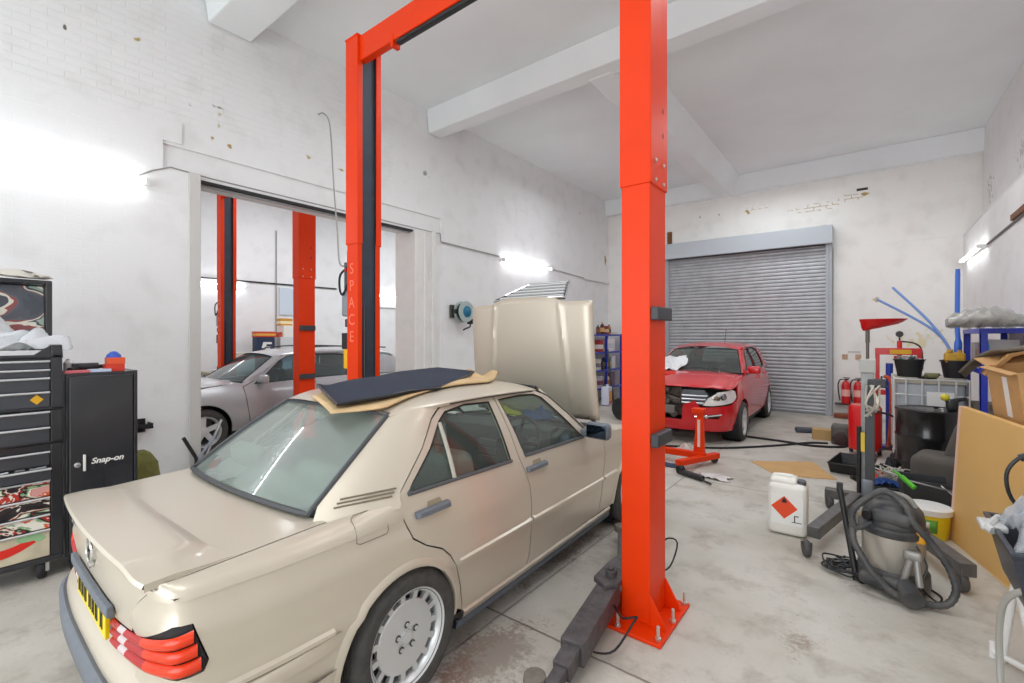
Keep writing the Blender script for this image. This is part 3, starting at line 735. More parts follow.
def fbump(zs): 
    secs = []
    for i in range(41):
        u = S1.U(3.06)+(2*(uend-S1.U(3.06)))*i/40; s = 1
        if u > uend: u = 2*uend-u; s = -1
        secs.append([S1.uz(s*u, z, o) for z, o in zs])
    return secs
b.loft(fbump([(.535, -.02), (.53, .05), (.48, .07), (.40, .07), (.30, .05), (.20, .0)]), closed=False); FB = b.make('front_bumper', paint, SAL, smooth=50)
b = B(); b.loft(fbump([(.535, -.01), (.60, -.02), (.70, -.035)]), closed=False); b.make('headlamp_panel', mat('lamp panel grey', '#9fa3a6', .3, .2), SAL)
# pillars, roof, screens
def bl(t, k=0):   # backlight edge, bottom to top
    return V((.612, -.372, .938)).lerp(V((.508, .140, 1.287)), t)+V((.012*sin(pi*t), -.012*sin(pi*t)*0, .012*sin(pi*t)))
def ds(t):        # rear edge of the rear door frame
    P = [S1.yz(y, z) for y, z in ((-.040,.945),(.076,1.040),(.196,1.134),(.326,1.262),(.405,1.308))]
    x = t*4; i = min(int(x), 3); return P[i].lerp(P[i+1], x-i)
def pillar(b, s):
    rows = []
    for i in range(13):
        t = i/12; a, c = bl(t), ds(t)
        if i == 0: a, c = a+V((.035, -.01, -.03)), c+V((.03, 0, -.03))
        m = (a+c)/2+V((.030+.012*t, -.01, .012+.02*t))
        rows.append([V((s*p.x, p.y, p.z)) for p in [a*(1-q)**2+m*2*q*(1-q)+c*q*q for q in [j/8 for j in range(9)]]])
    b.loft(rows, closed=False)
CP = both('rear_pillar', paint, SAL, pillar, smooth=60)
for o in CP:
    s = sgn(o) if abs(o.data.vertices[0].co.x) > .01 else 1
    b = B()
    for k in range(3):
        e = []
        for q in (0, .5, 1):
            t = .035+.035*k
            a, c = bl(t), ds(t); m = (a+c)/2+V((.030, -.01, .012)); qq = .22+.70*q; p = a*(1-qq)**2+m*2*qq*(1-qq)+c*qq*qq
            e.append(V((s*(p.x+.003), p.y, p.z+.002+.006*q)))
        b.tube(e, .0042, 5)
    b.make('vent_slat', mat('vent shade', '#7d735f', .6), o)
def roofz(x, y):
    return 1.392-.040*((y-.80)/.62)**2*(1 if y > .8 else 1.25)-.050*(abs(x)/.58)**2.4
EG = spline([(.508,.132,1.292),(.560,.262,1.316),(.600,.40,1.331),(.614,.62,1.338),(.613,.90,1.338),(.603,1.22,1.330),(.585,1.38,1.320),(.560,1.470,1.308)], 5)
def rooff(u, v):
    q = v*(len(EG)-1); i = min(int(q), len(EG)-2); E = EG[i].lerp(EG[i+1], q-i); e = (u-.5)*2
    y = E.y-(.06*(1-e*e))*max(0, 1-v*5)+(.05*(1-e*e))*max(0, (v-.85)/.15)
    zc = 1.392-.034*((y-.80)/.62)**2*(1 if y > .8 else 1.5)
    return V((E.x*e, y, E.z+(zc-E.z)*(1-abs(e)**2.6)))
b = B(); b.grid(rooff, 31, len(EG))
for s in (1, -1):
    b.loft([[V((s*p.x, p.y, p.z)), V((s*(p.x+.012), p.y, p.z-.006)), V((s*(p.x+.010), p.y, p.z-.022)), V((s*(p.x-.02), p.y, p.z-.03))] for p in EG], closed=False)
ROOF = b.make('roof', paint, SAL, smooth=60)
for s in (1, -1):
    b = B(); b.tube([V((s*(p.x+.011), p.y, p.z-.016)) for p in EG[12:-4]]+[S1.yz(y, z, s, .006) for y, z in ((1.52,1.262),(1.87,.975))], .0042, 6, 2); b.make('roof_gutter', gasket, ROOF)
# rear screen
def bsf(u, v):
    a = bl(v); x = (u-.5)*2*(a.x-.012); k = 1-((u-.5)*2)**2
    return V((x, a.y-.055*k*(1-.4*v)+.006, a.z+.010*k+.002))
B().grid(bsf, 21, 13).make('rear_screen', glr, SAL, smooth=60)
b = B(); ring = [bsf(i/20, 0) for i in range(21)]+[bsf(1, j/12) for j in range(1, 13)]+[bsf(1-i/20, 1) for i in range(1, 21)]+[bsf(0, 1-j/12) for j in range(1, 12)]
b.tube([p+V((0, -.004, .004)) for p in ring], .013, 6, closed=True); b.make('rear_screen_seal', mat('grey screen seal', '#4a4c4f', .5), SAL)
# windscreen and its pillars
def ws(u, v):
    x0 = .665+(.555-.665)*v; x = (u-.5)*2*x0; k = 1-((u-.5)*2)**2
    return V((x, 2.02+(1.465-2.02)*v+.10*k*(1-.4*v), .945+(1.318-.945)*v+.008*k))
B().grid(ws, 17, 9).make('windscreen', glz, SAL, smooth=60)
def apil(b, s):
    rows = []
    for i in range(9):
        v = i/8; a = ws(1, v); q = S1.yz(1.885-(1.885-1.44)*v, .955+(1.300-.955)*v, 1); m = (a+q)/2+V((.012, .012, .012))
        rows.append([V((s*p.x, p.y, p.z)) for p in (a, m, q)])
    b.loft(rows, closed=False)
both('windscreen_pillar', paint, SAL, apil, smooth=60)
b = B(); ring = [ws(i/16, 0) for i in range(17)]+[ws(1, j/8) for j in range(1, 9)]+[ws(1-i/16, 1) for i in range(1, 17)]+[ws(0, 1-j/8) for j in range(1, 8)]
b.tube([p+V((0, .004, .004)) for p in ring], .012, 6, closed=True); b.make('windscreen_seal', gasket, SAL)
B().b2(-.66, .66, 2.03, 2.30, .90, .935).make('scuttle', gasket, SAL, bevel=.01)
# bonnet, propped upright at its hinges
def bon(u, v):
    hw = .690-.014*v; x = (u-.5)*2*hw; e = abs(x)/hw
    ridge = .022*max(0, 1-abs(abs(x)-(.46-.10*v))/.03)
    flank = .030*max(0, (e-.90)/.10)**2
    mid = .02*(1-min(1, abs(x)/(.46-.10*v))**4)
    z = .97+(1.045+.055*max(0, 1-(x/.40)**4))*v
    return V((x, 2.215+.055*(1-v)-.05*v+.10*v*v*0 - ridge*.6-mid*.6+flank+.018*sin(pi*v)*-1, z))
b = B(); b.grid(bon, 57, 21); BON = b.make('bonnet', paint, SAL, smooth=30, solid=.012)
b = B(); g = []      # grille frame standing on the bonnet's leading edge
q0, q1 = (.40, 2.20, 2.055), (.235, 2.575, 2.245)
b.tube([(-q0[0], q0[1], q0[2]), (-q1[0], q1[1], q1[2]), (q1[0], q1[1], q1[2]), (q0[0], q0[1], q0[2])], .014, 8, 0, closed=True)
GR = b.make('grille_surround', CHROME, BON)
lp = lambda t: tuple(q0[i]+(q1[i]-q0[i])*t for i in range(3))
B().loft([[V((-lp(t)[0], lp(t)[1], lp(t)[2]-.012)), V((lp(t)[0], lp(t)[1], lp(t)[2]-.012))] for t in (0, .5, 1)], closed=False).make('grille_mesh', mat('dark grille', '#63666a', .6, 0), GR, solid=.01)
for k in range(5):
    p = lp((k+.6)/5.4); B().tube([(-p[0]+.02, p[1], p[2]+.004), (p[0]-.02, p[1], p[2]+.004)], .013, 6).make('grille_bar', mat('pale grille bar', '#d5d6d6', .35, .15), GR)
b = B()
for s in (-1, 1): b.tube([(s*.60, 2.26, 1.0), (s*.62, 2.42, .90), (s*.62, 2.55, .86)], .012, 6)
b.make('bonnet_hinge', DKSTEEL, BON)
# engine under it
ENG = B(); ENG.rbox((0, 2.75, .62), (.34, .55, .34), .03); ENG.rbox((0, 2.72, .80), (.22, .5, .06), .02); ENG.cyl((.2, 3.0, .62), (.2, 3.18, .62), .09); ENG.rbox((-.42, 2.5, .70), (.24, .34, .2), .02); ENG.cyl((.42, 2.6, .62), (.42, 2.6, .82), .13); ENG.b2(-.6, .6, 3.20, 3.25, .35, .72)
ENG.make('engine', DKSTEEL, SAL, bevel=.006)
B().b2(-.74, .74, -.85, 2.25, .20, .27).b2(-.70, .70, 2.1, 2.14, .25, .90).b2(-.68, .68, -.85, -.28, .27, .86).b2(-.62, .62, 2.1, 3.25, .22, .25).make('cabin_tub', gasket, SAL, smooth=0)
for s in (-1, 1): B().cyl((s*.55, 0, .305), (s*.76, 0, .305), .345, n=28, cap=False).cyl((s*.55, Wb, .305), (s*.76, Wb, .305), .345, n=28, cap=False).b2(s*.545, s*.555, -.34, .34, .2, .65).b2(s*.545, s*.555, Wb-.34, Wb+.34, .2, .65).make('wheel_housing', gasket, SAL, smooth=0)
# cabin
b = B(); b.loft([[(-.70, y, .55), (.70, y, .55), (.70, y, z), (.0, y, z+.02), (-.70, y, z)] for y, z in ((1.64, .78), (1.68, .92), (1.82, .955), (2.0, .93))]); DASH = b.make('dashboard', cabin, SAL, bevel=.01)
b = B(); b.loft([[(x, 1.60, .80), (x, 1.66, .965), (x, 1.80, .985), (x, 1.82, .90)] for x in (.17, .22, .52, .57)]); b.make('instrument_hood', cabin, DASH, bevel=.01)
for k, x in enumerate((.28, .37, .46)): B().lathe([(.04, 0), (.045, .008), (.038, .010)], (x, 1.60, .872), (0, -1, .2), 20).make('gauge', mat('gauge face', '#7d7f80', .3), DASH)
for k in range(3): B().b2(-.12+.0, .08, 1.615, 1.645, .64+.07*k, .69+.07*k).make('console_panel', mat('console grey', '#5d6061', .4), DASH, bevel=.004)
t_ = B(); ax = V((0, -.92, .38)); cW = V((.40, 1.47, .895)); x_, y_, d_ = frame(ax)
t_.tube([cW+x_*.195*cos(a*pi/20)+y_*.195*sin(a*pi/20) for a in range(40)], .0155, 8, closed=True)
t_.lathe([(.07, -.03), (.075, .0), (.06, .015)], cW, ax, 20)
for a in (0, 90, 180, 270): t_.tube([cW+(x_*cos(radians(a))+y_*sin(radians(a)))*.06, cW+(x_*cos(radians(a))+y_*sin(radians(a)))*.19], .016, 6)
t_.cyl(cW-d_*.02, cW-d_*.25, .03)
t_.make('steering_wheel', mat('dark leather', '#2a2c2e', .45), SAL)
def seat(x, y, w, nm):
    b = B(); b.rbox((x, y+.22, .42), (w, .52, .18), .06); b.rbox((x, y-.03, .72), (w, .16, .58), .06, r=rot(14)); 
    o = b.make(nm, cloth, SAL); return o
for x in (-.37, .37):
    o = seat(x, .72, .50, 'front_seat'); B().rbox((x, .55, 1.13), (.27, .10, .17), .045, r=rot(10)).cyl((x-.05, .58, 1.0), (x-.05, .57, 1.08), .008).cyl((x+.05, .58, 1.0), (x+.05, .57, 1.08), .008).make('headrest', cloth, o)
b = B(); b.rbox((0, .18, .44), (1.26, .5, .18), .06); b.rbox((0, -.10, .70), (1.26, .17, .56), .06, r=rot(18)); o = b.make('rear_seat', cloth, SAL)
for x in (-.36, .36): B().rbox((x, -.17, 1.02), (.28, .10, .13), .04, r=rot(15)).make('headrest', cloth, o)
b = B(); b.b2(-.66, .66, -.46, -.12, .875, .890); PS = b.make('parcel_shelf', mat('shelf grey-green', '#8d9a92', .8), SAL, smooth=0)
for x in (-.45, .45): B().lathe([(.085, 0), (.08, .014), (.06, .016)], (x, -.30, .89), n=24).make('speaker', cabin, PS)
# door mirrors
def mirror(b, s):
    b.rbox((s*.915, 1.80, .985), (.20, .085, .125), .03, r=rot(0, 0, s*-6)); b.rbox((s*.80, 1.82, .955), (.07, .06, .06), .015)
for o in both('door_mirror', darkgrey, SAL, mirror):
    s = sgn(o); B().rbox((s*.915, 1.757, .985), (.165, .006, .095), .002, r=rot(0, 0, s*-6)).make('mirror_glass', mat('mirror', '#3c4a5c', .05, 1.), o)
# wheels
tyre_m = mat('tyre rubber', '#4a4846', .8, noise=(25, .3), bump=(70, .2)); alloy = mat('silver alloy', '#dcdedf', .34, .5)
def wheel(par, loc, s, R=.310, r=.2215, wd=.205, tyre_m=tyre_m, alloy=alloy, style='disc', flip=False):
    w = B(); h = wd/2; x = (s, 0, 0)
    prof = [(r-.012, -h*.82), (r+.012, -h*.94), (r+.05, -h), (R-.022, -h*.93), (R-.004, -h*.72), (R, -h*.45)]
    for k in (-.22, 0, .22): prof += [(R, h*(k-.06)), (R-.007, h*(k-.04)), (R-.007, h*(k+.04)), (R, h*(k+.06))]
    prof += [(R, h*.45), (R-.004, h*.72), (R-.022, h*.93), (r+.05, h), (r+.012, h*.94), (r-.012, h*.82)]
    w.lathe(prof, loc, x, 56, cap=False); ty = w.make('tyre', tyre_m, par, smooth=35)
    loc = V(loc); X = V(x); y_, z_ = V((0, 1, 0)), V((0, 0, 1))
    b = B(); b.lathe([(r-.02, -h*.8), (r-.03, h*.2), (r-.022, h*.72), (r-.006, h*.86), (r, h*.90), (r+.002, h*.82), (r-.002, h*.7)], loc, x, 56, cap=False)
    rm = b.make('rim', alloy, ty, smooth=40)
    B().lathe([(.02, 0), (r-.03, h*.0), (r-.03, h*.05)], loc-X*.02, x, 32).make('brake_disc', DKSTEEL, ty)
    b = B(); pr = lambda rr, a, o: loc+X*o+y_*rr*cos(a)+z_*rr*sin(a)
    if style == 'disc':
        ri = r*.735; ro = r*.91; n = 15
        b.lathe([(.0, h*.70), (.028, h*.70), (.030, h*.62), (.04, h*.60), (.075, h*.66), (ri*.97, h*.62), (ri, h*.58), (ri, h*.40)], loc, x, 60)
        for i in range(n):
            a = 2*pi*i/n; da = .40*2*pi/n*.5; 
            q = [pr(ri-.004, a-da, h*.60), pr(ri-.004, a+da, h*.60), pr(ro+.012, a+da*.8, h*.64), pr(ro+.012, a-da*.8, h*.64)]
            b.prism(q, -X*.02)
        for i in range(5):
            a = 2*pi*(i+.25)/5; b.cyl(pr(.056, a, h*.58), pr(.056, a, h*.72), .0095, n=8)
        b.make('wheel_disc', alloy, rm, smooth=30)
        b = B()
        for i in range(5):
            a = 2*pi*(i+.25)/5; b.lathe([(.0155, 0), (.0155, .0015)], pr(.056, a, h*.655), x, 12)
        b.make('bolt_recess', mat('bolt shade', '#3c3b3a', .6), rm)
    else:
        n = 5
        b.lathe([(0, h*.74), (.035, h*.74), (.07, h*.68), (.075, h*.5)], loc, x, 30)
        for i in range(n):
            a = 2*pi*i/n+.3
            for e in ((-.16, .06) if style == 'twin' else (0,)):
                wdt = .020 if style == 'twin' else .034
                t = V((0, -sin(a), cos(a)))
                c0 = pr(.055, a, h*.62)+t*(e*.15); c1 = pr(r-.012, a+e*.5, h*.72)
                b.prism([c0-t*wdt, c0+t*wdt, c1+t*wdt*1.3, c1-t*wdt*1.3], -X*.03)
        b.make('wheel_spoke', alloy, rm, smooth=30, bevel=.004)
    return ty
for nm, y in (('rear', 0), ('front', Wb)):
    for s in (1, -1): wheel(SAL, (s*.735, y, .310), s)
# ------------------------------------------------------------------ two-post lifts
lift_red = mat('lift red paint', '#e93a00', .42, 0, 0, noise=(2.5, .08), spec=.25); lift_dark = mat('dark carriage cover', '#33404f', .55, noise=(6, .2)); stud = mat('zinc stud', '#d2d0c8', .3, .8)
arm_m = mat('greasy dark arm', '#5b5658', .55, .25, noise=(22, .45)); pale = mat('pale lettering', '#f57a5f', .5)
LIFT = thing('two_post_lift', 'red two-post lift standing either side of the champagne saloon', 'vehicle lift', (-2.55, 2.764, 0))
def post(s):
    """C-section post, open side towards the bay"""
    def sec(g, z): 
        xo, xi, yy, lip, t = 1.53+g, 1.353-g, .13+g, .078, .012
        p = [(xo,-yy),(xo,yy),(xi,yy),(xi,lip),(xi+t,lip),(xi+t,yy-t),(xo-t,yy-t),(xo-t,-yy+t),(xi+t,-yy+t),(xi+t,-lip),(xi,-lip),(xi,-yy)]
        return [V((s*x, y, z)) for x, y in p]
    b = B(); b.loft([sec(0, .02), sec(0, 2.62)]); P = b.make('lift_post', lift_red, LIFT, smooth=0, bevel=.006)
    b = B(); b.loft([sec(.009, 2.60), sec(.009, 4.60)]); E = b.make('post_extension', lift_red, P, smooth=0, bevel=.006)
    B().b2(s*1.34, s*1.545, -.145, .145, 4.595, 4.612).make('post_cap', lift_red, E, smooth=0, bevel=.004)
    for y in (-.07, .06):
        for z in (2.63, 2.745):
            b = B(); b.lathe([(.012, 0), (.012, .008), (.007, .012)], (s*1.539, y, z), (s, 0, 0), 6); b.make('joint_bolt', stud, E, smooth=0)
    for z in (3.08, 2.93): B().ball((s*1.536, .06, z), .012, 10, 6, (.5, .8, 2)).make('slot', BLACK, E)
    B().b2(s*1.375, s*1.40, -.085, .085, .06, 4.5).make('carriage_cover', lift_dark, P, smooth=0)
    B().tube([(s*1.352, -.05, 1.05), (s*1.352, -.05, 2.0)], .008, 6).make('latch_cable', BLACK, P)
    b = B(); b.b2(s*1.24, s*1.644, -.268, .247, 0.0, .02); BP = b.make('base_plate', lift_red, P, smooth=0, bevel=.004)
    for y in (-.132, .118):
        B().prism([(s*1.53, y, .20), (s*1.53, y, .02), (s*1.625, y, .02), (s*1.618, y, .05)], (0, .014, 0)).make('gusset', lift_red, BP, smooth=0, bevel=.002)
    for x, y in ((1.613, -.224), (1.623, -.01), (1.617, .222), (1.383, -.243)):
        b = B(); b.lathe([(.017, 0), (.017, .014), (.010, .015), (.010, .075), (.006, .078)], (s*x, y, .02), n=8); b.make('anchor_stud', stud, BP, smooth=30)
    for z in (1.835, 1.092): B().b2(s*1.53, s*1.578, -.125, .115, z-.036, z+.042).make('cable_guard', mat('dark guard', '#3c3e44', .5, noise=(20, .2)), P, smooth=0, bevel=.008)
    return P
PR = post(1); PLf = post(-1)
b = B(); b.b2(-1.36, 1.36, -.11, -.03, 4.36, 4.60); CB = b.make('crossmember', lift_red, LIFT, smooth=0, bevel=.008)
B().b2(-.82, 1.15, -.10, -.045, 4.325, 4.362).make('safety_bar', BLACK, CB, smooth=0, bevel=.012)
for x in (-.86, 1.19): B().b2(x-.02, x+.02, -.115, -.03, 4.31, 4.42).make('bar_bracket', lift_red, CB, smooth=0, bevel=.004)
# arms
def arm(s, d):
    """telescopic arm lying low; d=-1 points to the camera side"""
    y0 = d*.13; b = B()
    b.prism([(s*1.19, -.02, .20), (s*1.35, -.02, .20), (s*1.36, y0*1.5, .20), (s*1.30, y0*1.9, .20), (s*1.20, y0*1.5, .20)], (0, 0, .035))
    b.cyl((s*1.28, y0*.9, .10), (s*1.28, y0*.9, .27), .035); b.cyl((s*1.28, y0*.9, .27), (s*1.28, y0*.9, .285), .02)
    A = b.make('lift_arm', arm_m, PR if s > 0 else PLf, smooth=30, bevel=.005)
    if s > 0 and d > 0:      # swung in under the saloon
        Q = [V((1.285, .12, .15)), V((1.05, .62, .125)), V((.99, .75, .11)), V((.95, .84, .10))]; pad = V((.90, .86, 0))
    else:
        Q = [V((s*1.285, y0*1.1, .155)), V((s*1.375, d*.755, .135)), V((s*1.39, d*.88, .118)), V((s*1.40, d*.985, .105))]; pad = V((s*1.315, d*.99, 0))
    for k, (w_, h_) in enumerate(((.125, .12), (.088, .085), (.062, .058))):
        a = Q[0] if k == 0 else Q[k]-(Q[k]-Q[k-1]).normalized()*.02; c = Q[k+1]; x, y, dd = frame(c-a)
        side = dd.cross(V((0, 0, 1))).normalized(); up = side.cross(dd)
        b = B(); b.loft([[p+side*i*w_/2+up*j*h_/2 for i, j in ((-1,-1),(1,-1),(1,1),(-1,1))] for p in (a, c)]); b.make('arm_tube', arm_m, A, smooth=0, bevel=.005)
    b = B(); b.lathe([(.05, 0), (.055, .02), (.052, .05), (.03, .055)], pad+V((0, 0, .085)), n=20); b.cyl(pad+V((0, 0, .0)), pad+V((0, 0, .09)), .02); b.make('lift_pad', mat('dirty pad', '#7c756c', .8, noise=(30, .3)), A)
    b = B(); b.tube([(1.30, .60, .13), (1.36, .64, .22), (1.43, .66, .20), (1.41, .56, .06), (1.34, .48, .03)], .006, 6, 4) if s > 0 and d > 0 else b.tube([(s*1.36, d*.25, .14), (s*1.44, d*.31, .12), (s*1.52, d*.30, .15), (s*1.515, d*.34, .13), (s*1.47, d*.47, .035), (s*1.42, d*.58, .06), (s*1.40, d*.62, .10)], .006, 6, 4); b.make('release_handle', BLACK, A)
    return A
for s in (1, -1):
    for d in (-1, 1): arm(s, d)
# power unit and lettering on the far post
b = B(); b.rbox((-1.60, -.02, 2.03), (.14, .17, .25), .02); PU = b.make('power_unit', mat('grey oil tank', '#8d949c', .4, .2), LIFT)
B().lathe([(.05, 0), (.055, .02), (.055, .12), (.045, .14), (.02, .145)], (-1.60, -.02, 2.44), n=20).b2(-1.66, -1.54, -.08, .04, 2.16, 2.45).make('motor', mat('dark motor', '#565b60', .5, .3), PU, bevel=.006)
B().lathe([(.016, 0), (.016, .02)], (-1.60, -.085, 2.37), (0, -1, 0), 14).make('stop_button', mat('red button', '#cf1712', .3), PU)
B().tube([(-1.58, -.08, 2.40), (-1.66, -.12, 2.32), (-1.67, -.12, 2.18), (-1.60, -.13, 2.12), (-1.55, -.10, 2.25)], .011, 7, 5).make('hydraulic_hose', RUBBER, PU)
b = B(); b.rbox((-1.60, -.02, 1.56), (.12, .14, .36), .015); YB = b.make('control_box', mat('yellow box', '#f0b60e', .4), LIFT); B().b2(-1.67, -1.53, -.10, .03, 1.58, 1.74).make('control_panel', BLACK, YB, bevel=.004)
for i, ch in enumerate('SPACE'): text('letter', ch, .15, pale, PLf, plane_M((-1.45, -.1315, 2.36-.165*i), (1, 0, 0), (0, 0, 1)))
LIFT2 = dup(LIFT, (-8.43, 3.765, 0), label='red two-post lift in the next bay, posts around the silver estate car')

# ------------------------------------------------------------------ generic modern car (faces local +y)
def glass_grid(name, fn, par, m, nu=17, nv=9): return B().grid(fn, nu, nv).make(name, m, par, smooth=60)
def strip(b, A, C, s, bulge=(0,0,0), n=5):
    rows = []
    for a, c in zip(A, C):
        m = (a+c)/2+V(bulge); rows.append([V((s*p.x, p.y, p.z)) for p in [a*(1-q)**2+m*2*q*(1-q)+c*q*q for q in [i/n for i in range(n+1)]]])
    b.loft(rows, closed=False)
def modern_car(T, sh, paint, gl, K):
    fnside = sh.fn
    def sp(name, poly, holes=(), m=paint): return side_part(name, poly, holes, m, 0, .02, .07, sh, T)
    for nm, poly, hole in K['doors']:
        for o in sp(nm, poly, [hole] if hole else ()):
            s = sgn(o)
            if hole:
                b = B(); panel(b, hole, sh.fn(s, -.01), (), .1, 0, flip=s > 0); b.make('window_glass', gl, o, keep=True)
                B().tube([sh.yz(y, z, s, .002) for y, z in dens(hole, .08)], .007, 5, closed=True).make('window_seal', gasket, o)
            if nm.endswith('door'):
                y0, z0 = K['handle'][nm]; B().tube([sh.yz(y0-.09, z0, s, .002), sh.yz(y0-.07, z0, s, .03), sh.yz(y0+.07, z0-.005, s, .03), sh.yz(y0+.09, z0-.005, s, .002)], .013, 8, 2).make('door_handle', K.get('hmat', paint), o)
    for nm, poly in K['wings']: 
        for o in sp(nm, poly): pass
    EGc = spline(K['roof_edge'], 5)
    def rf(u, v):
        q = v*(len(EGc)-1); i = min(int(q), len(EGc)-2); E = EGc[i].lerp(EGc[i+1], q-i); e = (u-.5)*2
        return V((E.x*e, E.y-(.08*(1-e*e))*max(0, 1-v*4)+(.07*(1-e*e))*max(0, (v-.8)/.2), E.z+K['crown']*(1-abs(e)**2.6)))
    b = B(); b.grid(rf, 21, len(EGc))
    for s in (1, -1): b.loft([[V((s*p.x, p.y, p.z)), V((s*(p.x+.014), p.y, p.z-.010)), V((s*(p.x+.006), p.y, p.z-.04))] for p in EGc], closed=False)
    b.make('roof', paint, T, smooth=60)
    wb_, wt = K['ws']      # windscreen half edges: base and top corner
    def wsf(u, v):
        a = V(wb_).lerp(V(wt), v); e = (u-.5)*2; k = 1-e*e
        return V((a.x*e, a.y+K.get('wsbow', .16)*k*(1-.5*v), a.z+.02*k*v+.012*k))
    glass_grid('windscreen', wsf, T, gl)
    B().tube([wsf(i/16, 0) for i in range(17)]+[wsf(1, j/8) for j in range(1, 9)]+[wsf(1-i/16, 1) for i in range(1, 17)]+[wsf(0, 1-j/8) for j in range(1, 8)], .010, 5, closed=True).make('windscreen_seal', gasket, T)
    both('windscreen_pillar', paint, T, lambda b, s: strip(b, [wsf(1, v/6) for v in range(7)], [sh.yz(*[K['ap'][0][i]+(K['ap'][1][i]-K['ap'][0][i])*v/6 for i in (0, 1)]) for v in range(7)], s, (.012, .01, .012)), smooth=60)
    rb, rt = K['rs']
    def rsf(u, v):
        a = V(rb).lerp(V(rt), v); e = (u-.5)*2; k = 1-e*e
        return V((a.x*e, a.y-.10*k*(1-.4*v)-.02*sin(pi*v), a.z+.015*k))
    glass_grid('rear_screen', rsf, T, gl)
    both('rear_pillar', paint, T, lambda b, s: strip(b, [rsf(1, v/6) for v in range(7)], [sh.yz(*[K['cp'][0][i]+(K['cp'][1][i]-K['cp'][0][i])*v/6 for i in (0, 1)]) for v in range(7)], s, (.03, -.02, .02)), smooth=60)
    # bonnet
    H = K['hood']
    def hf(u, v):
        y = H[0][0]+(H[1][0]-H[0][0])*v; z = H[0][1]+(H[1][1]-H[0][1])*(v**1.7); hw = H[0][2]+(H[1][2]-H[0][2])*v**1.5; e = (u-.5)*2
        return V((hw*e, y+(H[2])*(1-e*e)*(v-.0)+(K.get('wsbow', .16)*.9*(1-e*e))*(1-v), z+.045*(1-e*e)*(1-.3*v)+.012*max(0, 1-abs(abs(e)-.72)/.1)))
    hood_u0 = K.get('hood_cut', 0)
    b = B(); b.grid(hf, 25, 13); b.make('bonnet', paint, T, smooth=50, solid=.01)
    both('wing_top', paint, T, lambda b, s: strip(b, [hf(1, v/10) for v in range(11)], [sh.yz(hf(1, v/10).y, K['wingz'](hf(1, v/10).y)) for v in range(11)], s, (.03, 0, .02)), smooth=60)
    # tail
    n = len(sh.P)
    ul = sh.U(K['tail'][0]); b = B(); panel(b, [(-ul, K['tail'][1]), (ul, K['tail'][1]), (ul, K['tail'][2]), (-ul, K['tail'][2])], sh.fu(), (), .1, .02, flip=True); b.make('tailgate', paint, T, keep=True)
    # floor, inside
    y0, y1, hw = K['tub']; b = B(); b.b2(-hw, hw, y0, y1, .18, .26); b.b2(-hw, hw, K['ws'][0][1]-.05, K['ws'][0][1], .25, K['ws'][0][2]-.1); b.b2(-hw*.9, hw*.9, y0, y0+.6, .26, .7); b.make('cabin_tub', gasket, T, smooth=0)
    b = B(); yy = K['ws'][0][1]; zz = K['ws'][0][2]; b.loft([[(-hw, y, .55), (hw, y, .55), (hw, y, z), (-hw, y, z)] for y, z in ((yy-.50, zz-.18), (yy-.42, zz-.06), (yy-.1, zz-.03), (yy+.1, zz-.02))]); b.make('dashboard', cabin, T, bevel=.02)
    for x in (-.36, .36):
        b = B(); b.rbox((x, K['seat']+.2, .50), (.5, .5, .16), .06); b.rbox((x, K['seat']-.06, .82), (.48, .15, .62), .06, r=rot(12)); b.rbox((x, K['seat']-.14, 1.20), (.26, .09, .17), .04); b.make('front_seat', K['seatm'], T)
    b = B(); b.rbox((0, K['seat']-.85, .84), (1.25, .16, .66), .06, r=rot(15)); b.make('rear_seat', K['seatm'], T)
    b = B(); cW = V((K.get('sw', -.36), yy-.62, zz-.16)); x_, y_, d_ = frame(V((0, -.9, .42))); b.tube([cW+x_*.185*cos(a*pi/14)+y_*.185*sin(a*pi/14) for a in range(28)], .014, 7, closed=True); b.lathe([(.07, -.02), (.06, .02)], cW, (0, -.9, .42), 16); b.tube([cW-x_*.18, cW+x_*.18], .02, 6); b.make('steering_wheel', BLACK, T)
    def mir(b, s):
        y, z = K['mirror']; x = sh.yz(y, z, 1).x; b.rbox((s*(x+.13), y, z+.06), (.21, .10, .135), .04); b.rbox((s*(x+.02), y+.01, z+.02), (.09, .07, .05), .015)
    both('door_mirror', paint, T, mir)
    for s in (1, -1):
        for y in (0, K['wb']):
            wheel(T, (s*K['tx'], y, K['R']), s, K['R'], K['r'], .205, style=K['wstyle'])
            B().cyl((s*(K['tx']-.2), y, K['R']), (s*(K['tx']+.06), y, K['R']), K['R']+.035, n=24, cap=False).make('wheel_housing', gasket, T, smooth=0)
    return hf, wsf

